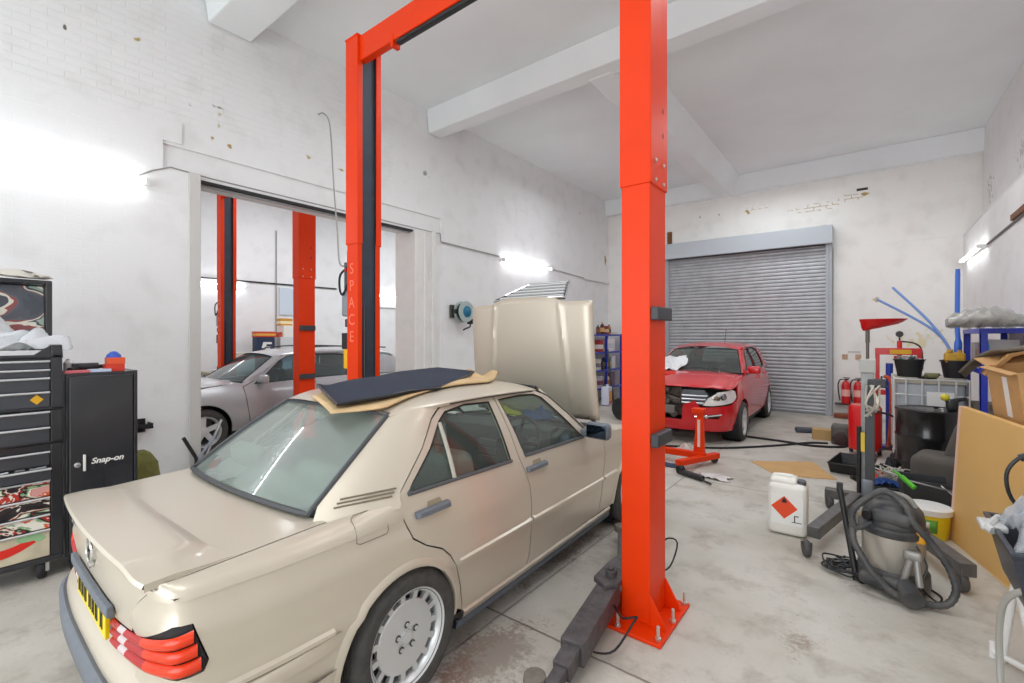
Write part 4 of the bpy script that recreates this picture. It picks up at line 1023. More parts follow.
# --- silver estate car in the next bay
sil = mat('silver paint', '#b5b3b6', .30, .35, .6); glb = glass('blue-green glass', '#9fc3cf', light_veil=.10)
EST = thing('estate_car', 'silver estate car on the lift in the next bay', 'car', (-8.50, 5.465, 0), 180)
S2 = Shell([(0,-1.14),(.4,-1.125),(.66,-1.07),(.80,-.94),(.865,-.7),(.90,-.2),(.908,.4),(.908,2.3),(.90,2.7),(.87,3.1),(.80,3.40),(.68,3.56),(.45,3.66),(.2,3.70),(0,3.71)],
    [(.18,.08),(.24,.055),(.32,.035),(.50,.010),(.62,.0),(.78,.012),(.90,.045),(.96,.085),(1.0,.11)], 1.0, .795, .44, .02)
W2 = 2.854
aF = arc(W2, .335, .375, 180, 0, 18); aR = arc(0, .335, .375, 180, 0, 18)
K2 = dict(wb=W2, R=.325, r=.222, tx=.80, wstyle='twin', crown=.05, seatm=mat('grey-blue seats', '#6c7b86', .8), seat=1.35, sw=.36, tub=(-1.0, 2.9, .80),
  doors=[('front_door', [(1.18,.28),(2.20,.30),(2.26,.60),(2.31,.93),(2.10,1.02),(1.72,1.33),(1.55,1.41),(1.17,1.425),(1.14,.95)], [(1.20,1.0),(2.14,.965),(1.98,1.07),(1.69,1.305),(1.53,1.38),(1.20,1.395)]),
         ('rear_door', [(.38,.55),(.52,.28),(1.165,.28),(1.13,.95),(1.155,1.425),(.6,1.42),(.22,1.38),(.12,1.0),(.18,.78)], [(.20,1.015),(1.11,1.0),(1.13,1.395),(.6,1.39),(.28,1.355)])],
  handle={'front_door': (1.32, .90), 'rear_door': (.32, .92)},
  wings=[('front_wing', [(2.215,.30),(W2-.375,.28)]+aF+[(W2+.38,.30),(3.30,.32),(3.36,.60),(3.30,.80),(3.1,.90),(2.8,.955),(2.4,.99),(2.325,.985),(2.32,.93),(2.27,.60)]),
         ('wing_corner', [(2.325,.985),(2.318,.935),(2.10,1.026),(1.96,1.14),(2.02,1.14)]), ('rear_wing', [(-.95,.32),(-.5,.28),(-.375,.30)]+aR+[(.50,.29),(.37,.55),(.17,.78),(.105,.98),(-.95,.98)]),
         ('rear_quarter', [(-.92,.985),(.10,1.0),(.205,1.385),(-.45,1.345),(-.62,1.32)])],
  roof_edge=[(.50,-.78,1.33),(.585,-.5,1.40),(.625,.1,1.44),(.635,.8,1.455),(.62,1.35,1.44),(.585,1.62,1.405),(.56,1.74,1.375)],
  ws=((.73,2.30,.995),(.565,1.76,1.365)), ap=((2.13,1.03),(1.60,1.405)), rs=((.62,-1.05,.95),(.50,-.80,1.33)), cp=((-.92,.985),(-.62,1.32)),
  hood=((2.34,.985,.72),(3.50,.76,.52),.12), wingz=lambda y: .98-.16*max(0, (y-2.6)/.9)**1.6, tail=(-.92,.30,.95), mirror=(2.05, .98))
modern_car(EST, S2, sil, glb, K2)
b = B(); ue = S2.S[-1]; u0 = S2.U(3.28)
panel(b, [(u0,.26),(2*ue-u0,.26),(2*ue-u0,.58),(u0,.58)], lambda u, z: S2.uz(u, z) if u <= ue else S2.uz(-(2*ue-u), z), (), .1, .02, flip=True); b.make('front_bumper', sil, EST, keep=True)
for s in (1, -1):
    b = B(); panel(b, [(S2.U(3.32),.60),(ue-.35,.60),(ue-.40,.75),(S2.U(3.32),.80)], lambda u, z, s=s: S2.uz(s*u, z, -.01), (), .06, .03, flip=s > 0); b.make('headlamp', mat('lamp glass', '#d4dade', .1, .2, .5), EST, keep=True)
    b = B(); b.tube([V((s*(.56), y, z)) for y, z in ((-.55,1.49),(.2,1.525),(.9,1.53),(1.35,1.50))], .014, 6, 3); b.make('roof_rail', mat('dark rail', '#3a3d40', .4, .4), EST)
b = B(); b.b2(-.30, .30, 3.69, 3.72, .60, .76); b.make('grille', mat('grille grey', '#5c6063', .3, .5), EST, bevel=.02)

# --- red hatchback by the shutter, its nearside headlamp taken out
redp = mat('glossy red paint', '#d31a24', .22, .0, .7); 
HAT = thing('hatchback_car', 'red hatchback with an open gap in its nose beside the roller shutter', 'car', (-2.60, 11.16, 0), 181.5)
W3 = 2.778
S3 = Shell([(0,-.66),(.4,-.65),(.66,-.60),(.79,-.48),(.85,-.3),(.876,0),(.888,.5),(.888,2.2),(.882,2.6),(.86,2.95),(.81,3.25),(.70,3.45),(.50,3.565),(.25,3.61),(0,3.62)],
    [(.18,.07),(.24,.05),(.34,.03),(.50,.008),(.62,.0),(.80,.014),(.93,.045),(1.02,.085),(1.06,.105)], 1.06, .783, .36, .02)
aF = arc(W3, .32, .365, 180, 0, 18); aR = arc(0, .32, .365, 180, 0, 18)
K3 = dict(wb=W3, R=.318, r=.225, tx=.785, wstyle='star', crown=.06, seatm=mat('dark seats', '#3d4143', .8), seat=1.15, sw=.36, tub=(-.5, 2.7, .78), wsbow=.20,
  doors=[('front_door', [(1.12,.30),(2.14,.32),(2.20,.70),(2.30,.97),(2.24,1.06),(1.72,1.40),(1.45,1.49),(1.12,1.52),(1.08,1.0)], [(1.15,1.05),(2.13,1.03),(1.69,1.365),(1.44,1.455),(1.15,1.485)]),
         ('rear_door', [(.33,.58),(.48,.30),(1.105,.30),(1.065,1.0),(1.105,1.52),(.5,1.515),(.12,1.47),(.02,1.10),(.10,.80)], [(.13,1.10),(1.04,1.06),(1.08,1.485),(.5,1.48),(.18,1.435)])],
  handle={'front_door': (1.25, .95), 'rear_door': (.25, .98)},
  wings=[('front_wing', [(2.155,.32),(W3-.365,.30)]+aF+[(W3+.37,.32),(3.18,.34),(3.18,.66),(3.08,.74),(3.05,.89),(2.95,.935),(2.6,1.0),(2.315,1.04),(2.31,.97),(2.21,.70)]),
         ('rear_wing', [(-.45,.34),(-.40,.30),(-.365,.32)]+aR+[(.46,.31),(.32,.58),(.09,.80),(.005,1.06),(-.45,1.06)]),
         ('rear_quarter', [(-.44,1.065),(.01,1.10),(.11,1.475),(-.22,1.44)])],
  roof_edge=[(.54,-.40,1.45),(.60,-.15,1.50),(.63,.4,1.53),(.635,.9,1.535),(.615,1.35,1.52),(.585,1.58,1.485),(.57,1.68,1.465)],
  ws=((.76,2.42,1.075),(.575,1.70,1.455)), ap=((2.27,1.075),(1.60,1.455)), rs=((.64,-.56,1.05),(.54,-.42,1.44)), cp=((-.44,1.07),(-.22,1.44)),
  hood=((2.46,1.055,.74),(3.34,.875,.70),.20), wingz=lambda y: 1.04-.04*(y-2.3)/.3 if y < 2.6 else (1.0-.065*(y-2.6)/.35 if y < 2.95 else .935-.09*(y-2.95)/.45), tail=(-.42,.32,1.05), mirror=(2.10, 1.06))
hf3, ws3 = modern_car(HAT, S3, redp, glass('clear grey glass', '#b5c2ba', light_veil=.08), K3)
ue = S3.S[-1]; fu3 = lambda u, z: S3.uz(u, z) if u <= ue else S3.uz(-(2*ue-u), z)
# local left flank (negative x) is whole; the right half is opened up
uA = S3.U(3.18)
b = B(); panel(b, [(uA,.22),(2*ue-uA,.22),(2*ue-uA,.38),(uA,.38)], fu3, (), .08, .02, flip=True)
panel(b, [(ue+.10,.38),(2*ue-uA,.38),(2*ue-uA,.70),(2*ue-S3.U(3.30),.64),(ue+.50,.60),(ue+.38,.60),(ue+.30,.70),(ue+.12,.62)], fu3, [[(ue+.30,.42),(ue+.66,.42),(ue+.70,.50),(ue+.34,.47)]], .06, .02, flip=True); b.make('front_bumper', redp, HAT, keep=True)
b = B(); panel(b, [(ue+.28,.40),(ue+.68,.40),(ue+.72,.52),(ue+.32,.49)], lambda u, z: S3.uz(-(2*ue-u), z, -.02), (), .06, .0, flip=True); b.make('lower_grille', BLACK, HAT, keep=True)
b = B(); b.tube([S3.uz(-(2*ue-u), z, .006) for u, z in ((ue+.30,.445),(ue+.46,.455),(ue+.70,.49))], .012, 6, 3); b.ball(S3.uz(-(2*ue-(ue+.47)), .455, .0), .035, 12, 8); b.make('fog_lamp', CHROME, HAT)
b = B(); panel(b, [(ue+.42,.63),(ue+.56,.625),(2*ue-S3.U(3.30),.67),(2*ue-S3.U(3.12),.74),(2*ue-S3.U(3.08),.83),(2*ue-S3.U(3.2),.86),(ue+.66,.83),(ue+.50,.74)], lambda u, z: S3.uz(-(2*ue-u), z, .004-.05*max(0, (z-.66))/.2), (), .05, .03, flip=True); HL = b.make('headlamp', mat('clear lamp glass', '#dcd8d6', .08, .15, .8), HAT, keep=True)
for du, z in ((.62, .74), (.74, .76)): B().lathe([(.055, 0), (.058, .012), (.04, .018), (.0, .014)], S3.uz(-(ue-du), z, -.02), S3.O(-(ue-du))[1], 20).make('lamp_bowl', CHROME, HL)
b = B(); panel(b, [(ue+.10,.63),(ue+.44,.63),(ue+.52,.78),(ue+.44,.86),(ue+.10,.86)], lambda u, z: S3.uz(-(2*ue-u) if u > ue else u, z, -.03-.10*(z-.63)), (), .06, .01, flip=True); GRL = b.make('grille_backing', mat('grille shade', '#54575b', .4, .3), HAT, keep=True)
for k in range(3):
    z = .66+.055*k; B().tube([S3.uz(-(2*ue-u) if u > ue else u, z, -.012-.10*(z-.63)) for u in (ue+.10, ue+.2, ue+.3, ue+.43+.03*k)], .015, 6).make('grille_bar', mat('grille silver', '#c9ccd0', .3, .6), GRL)
b = B(); random.seed(3)       # exposed works where bumper and lamp are missing
b.b2(-.02, .68, 3.22, 3.30, .40, .86)
for i in range(26):
    x, z = random.uniform(-.12, .55), random.uniform(.42, .86); y = 3.33+random.uniform(-.02, .10)*(1-x*.7)
    if i % 3 == 0: b.rbox((x, y, z), (random.uniform(.06, .16), .09, random.uniform(.05, .12)), .012, r=rot(0, random.uniform(-20, 20), 0))
    elif i % 3 == 1: b.tube([(x, y, z), (x+random.uniform(-.15, .15), y+.04, z+random.uniform(-.12, .12)), (x+random.uniform(-.1, .1), y-.02, z+random.uniform(-.2, .2))], .013, 6, 4)
    else: b.cyl((x, y-.04, z), (x, y+.05, z), random.uniform(.025, .06), n=14)
b.make('exposed_front_end', mat('grimy engine parts', '#7d7870', .45, .5, noise=(16, .6)), HAT, smooth=35)
B().b2(.05, .60, 3.40, 3.46, .44, .58).make('crash_bar', mat('dull alloy', '#8d8b88', .45, .7), HAT, bevel=.012)
B().tube([(-.05, .25, 1.58), (-.05, .10, 1.86)], .006, 6).ball((-.05, .10, 1.86), .012, 8, 6).make('aerial', BLACK, HAT)
B().tube([ws3(.25, .06), ws3(.45, .16), ws3(.62, .10)], .008, 6, 3).tube([ws3(.12, .05), ws3(.30, .17)], .008, 6).make('wiper', BLACK, HAT)
# loose cloths on the red car
def crumple(name, c, sx, sy, m, label, cat, amp=.05, seed=1, drop=None, n=16, rz=0, thick=.006):
    rnd = random.Random(seed); ph = [(rnd.uniform(0, 6), rnd.uniform(3, 9), rnd.uniform(3, 9)) for _ in range(6)]
    def f(u, v):
        x, y = (u-.5)*sx*(1+.15*sin(v*7+seed)), (v-.5)*sy*(1+.15*sin(u*6+seed*2)); z = amp*abs(sum(sin(p+a*u*2+q*v*2) for p, a, q in ph))/2.2*max(0, 1-((u-.5)**2+(v-.5)**2)*2.4)
        p = Matrix.Rotation(radians(rz), 3, 'Z') @ V((x, y, 0)); q = V((c[0]+p.x, c[1]+p.y, c[2]))
        return V((q.x, q.y, (drop(q.x, q.y) if drop else q.z)+z+.006))
    b = B(); b.grid(f, n, n); o = b.make(name, m, smooth=60, solid=thick); return tag(o, label, cat)
HM = Matrix.Translation((-2.60, 11.16, 0)) @ Matrix.Rotation(radians(181.5), 4, 'Z'); HI = HM.inverted()
def on_ws(x, y):
    best = None
    p = HI @ V((x, y, 0)); k = max(-.99, min(.99, p.x/.75)); 
    v = max(0, min(1, (2.42+.2*(1-k*k)-p.y)/.72)); return (HM @ ws3((k+1)/2, v)).z+.01 if p.y < 2.42+.2*(1-k*k) else (HM @ hf3((k+1)/2, max(0, min(1, (p.y-2.46)/.92)))).z+.02
cl = HM @ V((.50, 2.42, 0)); crumple('dust_sheet', (cl.x, cl.y, 0), .62, .5, mat('white cloth', '#e9eaec', .8), 'crumpled white cloth lying on the red hatchback windscreen', 'cloth', .10, 4, on_ws, 18, thick=.004)
cl = HM @ V((.36, 2.90, 0)); crumple('red_rag', (cl.x, cl.y, 0), .30, .24, mat('red cloth', '#cf2c22', .8), 'folded red rag on the red hatchback bonnet', 'rag', .05, 6, on_ws, 10, thick=.01)
# ------------------------------------------------------------------ black tool cabinets by the long wall
cabk = mat('black enamel', '#26272c', .28, 0, .4, noise=(3, .15)); cabk2 = mat('dark grey drawer', '#3b3d44', .3, .1, .3); trimal = mat('bright drawer trim', '#d7d9dc', .25, .8)
def graphic(name, seed, base='#201a1c'):
    """a printed drawer front: loose blobs of colour"""
    m = bpy.data.materials.new(name); m.use_nodes = True; nt = m.node_tree; N = nt.nodes.new; L = nt.links.new
    b = nt.nodes['Principled BSDF']; b.inputs['Roughness'].default_value = .3; tc = N('ShaderNodeTexCoord'); mp = N('ShaderNodeMapping'); mp.inputs['Location'].default_value = (seed, seed*2.3, seed*.7); mp.inputs['Scale'].default_value = (1, 3.4, 6)
    L(tc.outputs['Object'], mp.inputs[0]); n = N('ShaderNodeTexNoise'); n.inputs['Scale'].default_value = 1.1; n.inputs['Detail'].default_value = 3; n.inputs['Distortion'].default_value = 1.2; L(mp.outputs[0], n.inputs[0])
    r = N('ShaderNodeValToRGB'); r.color_ramp.interpolation = 'CONSTANT'; e = r.color_ramp.elements
    cols = [(0, base), (.40, '#33272a'), (.46, '#e2dccd'), (.49, '#b8342a'), (.515, '#2a2326'), (.55, '#8fae86'), (.58, '#e9e4d8'), (.63, '#d8602f'), (.66, '#d59a94')]
    e[0].position = 0; e[0].color = (*lin(cols[0][1]), 1); e[1].position = cols[1][0]; e[1].color = (*lin(cols[1][1]), 1)
    for p, c in cols[2:]: q = e.new(p); q.color = (*lin(c), 1)
    L(n.outputs['Fac'], r.inputs[0]); L(r.outputs[0], b.inputs['Base Color']); return m
FX, CY0, CY1, BX = -4.59, -.10, .675, -5.02
def drawer(T, z0, z1, m, out=0., y0=CY0+.05, y1=CY1-.065):
    o = B().b2(FX-.02+out-T.location.x, FX+.008+out-T.location.x, y0-T.location.y, y1-T.location.y, z0-T.location.z, z1-.012-T.location.z).make('drawer', m, T, smooth=0, bevel=.004)
    B().tube([(FX+.018+out-T.location.x, y0-T.location.y, z1-.006-T.location.z), (FX+.018+out-T.location.x, y1-T.location.y, z1-.006-T.location.z)], .009, 8).make('drawer_pull', trimal, o)
    return o
def carcass(T, z0, z1, name='carcass', wall=True):
    lx, ly, lz = T.location
    b = B(); b.b2(BX-lx, FX-.02-lx, CY0-ly, CY1-ly, z0-lz, z1-lz) if wall else None
    for y0, y1 in ((CY0, CY0+.045), (CY1-.060, CY1)): b.b2(FX-.02-lx, FX+.004-lx, y0-ly, y1-ly, z0-lz, z1-lz)
    b.b2(FX-.02-lx, FX+.004-lx, CY0-ly, CY1-ly, z0-lz, z0+.014-lz)
    return b.make(name, cabk, T, smooth=0, bevel=.006)
yc = (CY0+CY1)/2; xc = (FX+BX)/2
RC = thing('roller_cabinet', 'black roller tool cabinet with colourful printed lower drawers on castors', 'tool cabinet', (xc, yc, 0))
carcass(RC, .15, .945)
drawer(RC, .80, .90, cabk2); tr = drawer(RC, .715, .79, cabk2, .05)
for k, (z0, z1) in enumerate(((.585, .70), (.465, .58), (.36, .46))): drawer(RC, z0, z1, graphic('printed drawer front', 1.7+2.9*k))
big = drawer(RC, .165, .355, mat('printed cream drawer', '#cfc3a9', .35, noise=(9, .25)))
lx, ly = xc, yc      # painted chilli and pepper on the lowest drawer
ch = B(); ch.tube([(FX+.010-lx, .25-ly, .262), (FX+.011-lx, .36-ly, .245), (FX+.011-lx, .45-ly, .262), (FX+.010-lx, .53-ly, .30)], .035, 10, 5, rad=lambda t: .036*(1-.35*t)); 
for v in ch.bm.verts: v.co.x = FX+.009-lx+(v.co.x-(FX+.010-lx))*.05
ch.make('red_pepper_print', mat('print red', '#d8281c', .35), big)
ch = B(); ch.ball((FX+.009-lx, .51-ly, .318), .05, 14, 9, (.04, 1.3, .62)).ball((FX+.009-lx, .555-ly, .300), .03, 12, 8, (.04, 1.2, .7)); ch.make('green_print', mat('print green', '#93b98a', .4), big)
b = B(); b.b2(BX-lx, FX+.02-lx, CY0-ly, CY1-ly, .12, .16); b.make('plinth', cabk, RC, smooth=0, bevel=.01)
for sx in (FX-.055, BX+.08):
    for sy in (CY0+.09, CY1-.085):
        b = B(); b.lathe([(.02, -.022), (.068, -.022), (.075, -.012), (.075, .012), (.068, .022), (.02, .022)], (sx-lx, sy-ly-.01, .075), (.25, 1, 0), 24); cs = b.make('castor', RUBBER, RC)
        B().b2(sx+.01-lx, sx+.055-lx, sy-ly-.035, sy-ly+.02, .055, .15).make('castor_bracket', mat('pale bracket', '#c9c9c4', .45, .3), cs, smooth=0, bevel=.004)
b = B(); random.seed(5)
for i in range(12): y = random.uniform(.05, .55); b.tube([(FX+.01+random.uniform(-.02, .03)-lx, y-ly, .787), (FX+.03-lx, y+random.uniform(-.08, .08)-ly, .793)], .008, 6)
tag(b.make('hand_tools', mat('tool steel', '#8c8d90', .3, .8), loc=(xc, yc, 0)), 'loose steel hand tools heaped in the open drawer of the black roller cabinet', 'tools', kind='stuff')
MC = thing('tool_chest', 'black two-drawer intermediate chest between the roller cabinet and the top chest', 'tool chest', (xc, yc, .945))
carcass(MC, .955, 1.185); drawer(MC, 1.075, 1.18, cabk2); drawer(MC, .965, 1.07, cabk2)
TC = thing('tool_chest', 'black top tool chest with its picture lid propped open', 'tool chest', (xc, yc, 1.185))
carcass(TC, 1.195, 1.555); lz = 1.185
for z0, z1 in ((1.478, 1.535), (1.42, 1.474), (1.322, 1.416), (1.21, 1.318)): drawer(TC, z0, z1, cabk2)
b = B(); b.b2(FX-.02-lx, FX+.004-lx, CY0-ly, CY1-ly, 1.555-lz, 1.575-lz)
for y0, y1 in ((CY0, CY0+.02), (CY1-.055, CY1)): b.prism([(FX+.004-lx, y0-ly, 1.555-lz), (FX+.004-lx, y0-ly, 1.645-lz), (FX-.05-lx, y0-ly, 1.648-lz), (BX-lx, y0-ly, 1.64-lz), (BX-lx, y0-ly, 1.555-lz)], (0, y1-y0, 0))
b.prism([(FX-.002-lx, CY1-.056-ly, 1.645-lz), (FX-.002-lx, CY1-.056-ly, 1.57-lz), (FX-.002-lx, CY1-.15-ly, 1.57-lz)], (-.012, 0, 0)).make('rim', cabk, TC, smooth=0, bevel=.004)
bd = B(); bd.cyl((FX+.006-lx, .545-ly, 1.265-lz), (FX+.012-lx, .545-ly, 1.265-lz), .034, n=4).make('yellow_badge', mat('yellow badge', '#d9a417', .4), TC, smooth=0)
LID = B().prism([(BX-lx, CY0-ly, 1.60-lz), (BX-.06-lx, CY0-ly, 2.12-lz), (BX+.05-lx, CY0-ly, 2.13-lz), (BX+.05-lx, CY0-ly, 2.10-lz), (BX-.03-lx, CY0-ly, 2.09-lz), (BX+.03-lx, CY0-ly, 1.60-lz)], (0, CY1-CY0, 0)).make('lid', cabk, TC, smooth=0, bevel=.006)
B().b2(BX-.03-lx, BX+.055-lx, CY1-.035-ly, CY1-ly, 1.63-lz, 2.12-lz).make('lid_side', cabk, LID, smooth=0, bevel=.004)
pic = graphic('lid picture', 7.3, '#4a4d55'); [setattr(e, 'color', (*lin(c), 1)) for e, c in zip(pic.node_tree.nodes['Color Ramp'].color_ramp.elements, ('#474b54', '#4f535c', '#5b5e66', '#8e4a48', '#d9d6c8', '#4b4f58', '#9fb3a4', '#e8e4d8', '#b5544a'))]; pic.node_tree.nodes['Mapping'].inputs['Scale']  .default_value = (1, 1.7, 2.6); pic.node_tree.nodes['Mapping'].inputs['Rotation'].default_value = (.5, 0, 0)
B().poly([(BX+.034-lx, CY0+.01-ly, 1.64-lz), (BX+.034-lx, CY1-.04-ly, 1.64-lz), (BX-.024-lx, CY1-.04-ly, 2.085-lz), (BX-.024-lx, CY0+.01-ly, 2.085-lz)]).make('lid_picture', pic, LID, smooth=0)
crumple('plastic_bag', (-4.80, .37, 1.60), .34, .66, film('clear film', '#eef2f6', .8), 'crumpled clear plastic bag heaped in the open top tool chest', 'plastic bag', .30, 11, n=30, thick=.003)
crumple('packaging_film', (-4.97, .25, 2.135), .10, .75, mat('cream wrapping', '#d9d5cb', .6), 'cream wrapping lying along the top edge of the picture lid', 'wrapping', .035, 3, n=14)
crumple('red_cloth', (-4.72, .10, 1.562), .2, .25, mat('red workshop cloth', '#c43a2c', .8), 'red cloth beside the clear plastic bag in the open top chest', 'cloth', .05, 5, n=10)
# locker
LK = thing('tool_locker', 'tall black tool locker with white brand lettering beside the drawer cabinets', 'tool locker', (-4.84, .90, 0))
B().b2(-.24, .228, -.205, .205, .10, 1.435).make('carcass', cabk, LK, smooth=0, bevel=.008)
DR = B().b2(.228, .248, -.190, .185, .13, 1.415).make('door', mat('black locker door', '#2b2c31', .22, 0, .5), LK, smooth=0, bevel=.01)
B().b2(-.24, .25, .186, .208, .10, 1.44).make('side_trim', cabk, LK, smooth=0, bevel=.004)
B().b2(.25, .272, -.115, -.100, .715, .835).make('handle', mat('pale handle', '#dcdcd8', .35), DR, smooth=0, bevel=.004)
B().lathe([(.018, 0), (.018, .012), (.012, .016)], (.248, -.145, .765), (1, 0, 0), 16).make('lock', STEEL, DR)
text('lettering', 'Snap-on', .058, mat('white lettering', '#e8e6e2', .4), DR, plane_M((.2495, .025, .775), (0, 1, .0), (0, 0, 1)), shear=.28, bold=.0015)
for x in (-.2, .2):
    for y in (-.16, .16): B().lathe([(.03, -.015), (.05, -.012), (.05, .012), (.03, .015)], (x, y, .05), (0, 1, 0), 16).b2(x-.02, x+.02, y-.02, y+.02, .05, .10).make('castor', RUBBER, LK)
zt = 1.435
t = thing('parts_box', 'red and white parts box with blue wrapper on top of the tall locker', 'box', (-4.70, .985, zt)); B().b2(-.06, .06, -.055, .055, 0, .055).make('carton', mat('red carton', '#d33a24', .5), t, smooth=0, bevel=.003); B().b2(-.055, .062, -.045, .058, .055, .105).make('upper_carton', mat('orange carton', '#e2572e', .5), t, smooth=0, bevel=.003); B().lathe([(.05, .105), (.045, .125), (.02, .15), (.0, .155)], n=10).make('blue_wrapper', mat('blue wrapper', '#3157b8', .4), t)
tag(B().b2(-.05, .05, -.09, .05, 0, .018).make('leaflet_stack', mat('pink leaflet', '#c9626a', .5), loc=(-4.66, .78, zt), smooth=0, bevel=.002), 'flat red leaflets at the front of the locker top', 'leaflets')
tag(B().b2(-.04, .04, -.07, .06, 0, .022).make('parts_packet', mat('pale blue packet', '#b9c6dd', .4), loc=(-4.66, .895, zt), smooth=0, bevel=.003), 'pale blue and white packet lying on the locker top', 'packet')
t = thing('air_tool', 'dark air tool lying behind the packets on the locker top', 'air tool', (-4.80, .85, zt)); B().cyl((0, -.09, .035), (0, .06, .035), .03).cyl((0, .06, .035), (0, .11, .035), .015).make('motor_housing', DKSTEEL, t); B().tube([(0, -.05, .03), (.05, -.09, .02), (.09, -.12, .02)], .018, 8, 3).make('handle', RUBBER, t)
tag(B().lathe([(.028, 0), (.03, .03), (.03, .07), (.012, .09), (.012, .10)], n=16).make('spray_bottle', WHITE, loc=(-4.83, .745, zt)), 'small white bottle standing at the cabinet end of the locker top', 'bottle')
# behind the locker
t = thing('wall_tray', 'small black tray fixed to the wall behind the locker', 'tray', (XL, 1.44, .77)); B().b2(0, .16, -.09, .09, 0, .012).b2(0, .16, -.09, -.08, 0, .05).b2(0, .16, .08, .09, 0, .05).b2(.15, .16, -.09, .09, 0, .05).make('shelf_tray', BLACK, t, smooth=0, bevel=.003); B().b2(0, .012, -.06, .06, -.05, .09).make('bracket', BLACK, t, smooth=0)
t = thing('holdall_bag', 'olive green bag with black strap on the floor behind the locker', 'bag', (-5.62, 1.38, 0)); b = B(); b.loft([[V((.13*k*cos(a), .17*k*sin(a)*(1+.1*sin(3*a)), z)) for a in [2*pi*i/18 for i in range(18)]] for z, k in ((0, .9), (.05, 1.05), (.3, 1.0), (.48, .85), (.57, .5), (.6, .2))]); b.make('body', mat('olive cloth', '#77783d', .85, noise=(14, .35), bump=(20, .4)), t, smooth=60); B().tube([V((.135*cos(a), .185*sin(a), .30)) for a in [2*pi*i/18 for i in range(18)]], .016, 6, closed=True).make('strap', BLACK, t)
# folded hand truck in the mouth of the opening
t = thing('hand_truck', 'folded hand truck with black bent handle by the opening frame', 'hand truck', (-5.86, 2.02, 0)); B().tube([(.03, -.22, .62), (.03, -.12, .42), (.03, -.10, .38), (.03, -.10, .05)], .019, 8, 0).make('handle', BLACK, t)
B().tube([(0, .16, .76), (0, .02, .42), (0, -.05, .25), (0, -.06, .03)], .014, 8).make('frame_tube', STEEL, t); B().tube([(0, -.08, .35), (0, .10, .60)], .016, 8).tube([(.02, .18, .40), (.02, .14, .25), (.02, -.1, .2)], .014, 8).make('cross_tube', mat('grey tube', '#9aa2b0', .35, .5), t); B().b2(-.02, .22, -.13, .2, 0, .012).make('toe_plate', STEEL, t, smooth=0)
B().lathe([(.02, -.02), (.07, -.02), (.075, 0), (.07, .02), (.02, .02)], (-.06, .22, .075), (0, 1, 0), 18).make('wheel', RUBBER, t)
# hose reel
t = thing('hose_reel', 'blue and grey hose reel on the brick wall beside the bonnet', 'hose reel', (XL, 6.13, 2.155)); B().b2(0, .04, -.23, -.14, -.11, .12).b2(.03, .10, -.19, .19, -.04, .04).make('wall_bracket', mat('dark bracket', '#3d4038', .5), t, smooth=0, bevel=.006)
B().lathe([(.08, .06), (.185, .06), (.19, .075), (.185, .09), (.08, .10), (.08, .17), (.185, .18), (.19, .195), (.185, .21), (.10, .215)], d=(1, 0, 0), n=36).make('drum_flange', mat('pale grey flange', '#a9b9b8', .45), t); B().lathe([(.105, .21), (.10, .225), (.05, .235), (.03, .25), (.0, .25)], d=(1, 0, 0), n=30).make('blue_hub', mat('petrol blue', '#1b6f92', .4), t); B().lathe([(.12, .09), (.155, .10), (.155, .17), (.12, .18)], d=(1, 0, 0), n=30).make('hose_coil', RUBBER, t); B().tube([(.14, .14, -.06), (.14, .16, -.20), (.14, .15, -.27), (.14, .05, -.30), (.14, -.02, -.33)], .014, 7, 4).b2(.10, .18, .12, .19, -.22, -.12).make('hose_guide', RUBBER, t)
# ------------------------------------------------------------------ carpet and card on the saloon roof
sr = radians(1.8)
def car2w(x, y, z): return V((-2.507+cos(sr)*x-sin(sr)*y, 1.388+sin(sr)*x+cos(sr)*y, z))
def zroof(x, y):
    yy = max(.13, min(1.47, y)); k = max(0, 1-min(1, abs(x)/.612)**2.6); zc = 1.392-.034*((yy-.80)/.62)**2*(1 if yy > .8 else 1.5); ze = 1.333-.06*max(0, (.35-yy))/.3*.6-.02*max(0, yy-1.2)/.27
    z = ze+(zc-ze)*k
    if abs(x) > .612: z -= .03
    return z-max(0, .13-y)*.10
def patch(c, u, v):
    a, b_, d, e = [V(p) for p in c]; p = a*(1-u)*(1-v)+b_*u*(1-v)+d*u*v+e*(1-u)*v; return p
def ev(P, t):
    q = t*(len(P)-1); i = min(int(q), len(P)-2); return V(P[i]).lerp(V(P[i+1]), q-i)
def cardf(u, v):
    p = ev([(-.17, .11), (-.35, .6), (-.50, 1.1), (-.60, 1.62)], v).lerp(ev([(.35, -.10), (.475, .14), (.41, .70), (.37, 1.14), (.16, 1.56)], v), u); x, y = p.x, p.y
    x += .012*sin(v*11); cr = max(0, (v-.76)/.24)
    return car2w(x, y, zroof(x, y)+.008+.006*(1+sin(9*v+3*u))*(.2+u*.6)+cr*.028*(1.3+sin(u*17+v*30)))
tag(B().grid(cardf, 30, 40).make('packing_paper', mat('tan packing paper', '#d9b98a', .75, noise=(7, .18), bump=(14, .35)), smooth=60, solid=.008), 'tan packing paper with crumpled end spread over the saloon roof', 'packing paper')
def matf(u, v):
    a = ev([(-.25, .20, 1.362), (-.36, .60, 1.388), (-.45, 1.03, 1.418), (-.50, 1.50, 1.424)], v); c = ev([(.32, -.04, 1.350), (.40, .25, 1.362), (.42, .58, 1.390), (.20, 1.08, 1.398), (-.05, 1.47, 1.402)], v)
    q = a.lerp(c, u); x, y = q.x, q.y
    z = max(q.z, zroof(x, y)+.026)+.010*sin(v*8)*u+.03*max(0, 1-v*9)**2*(1-u)
    return car2w(x, y, z)
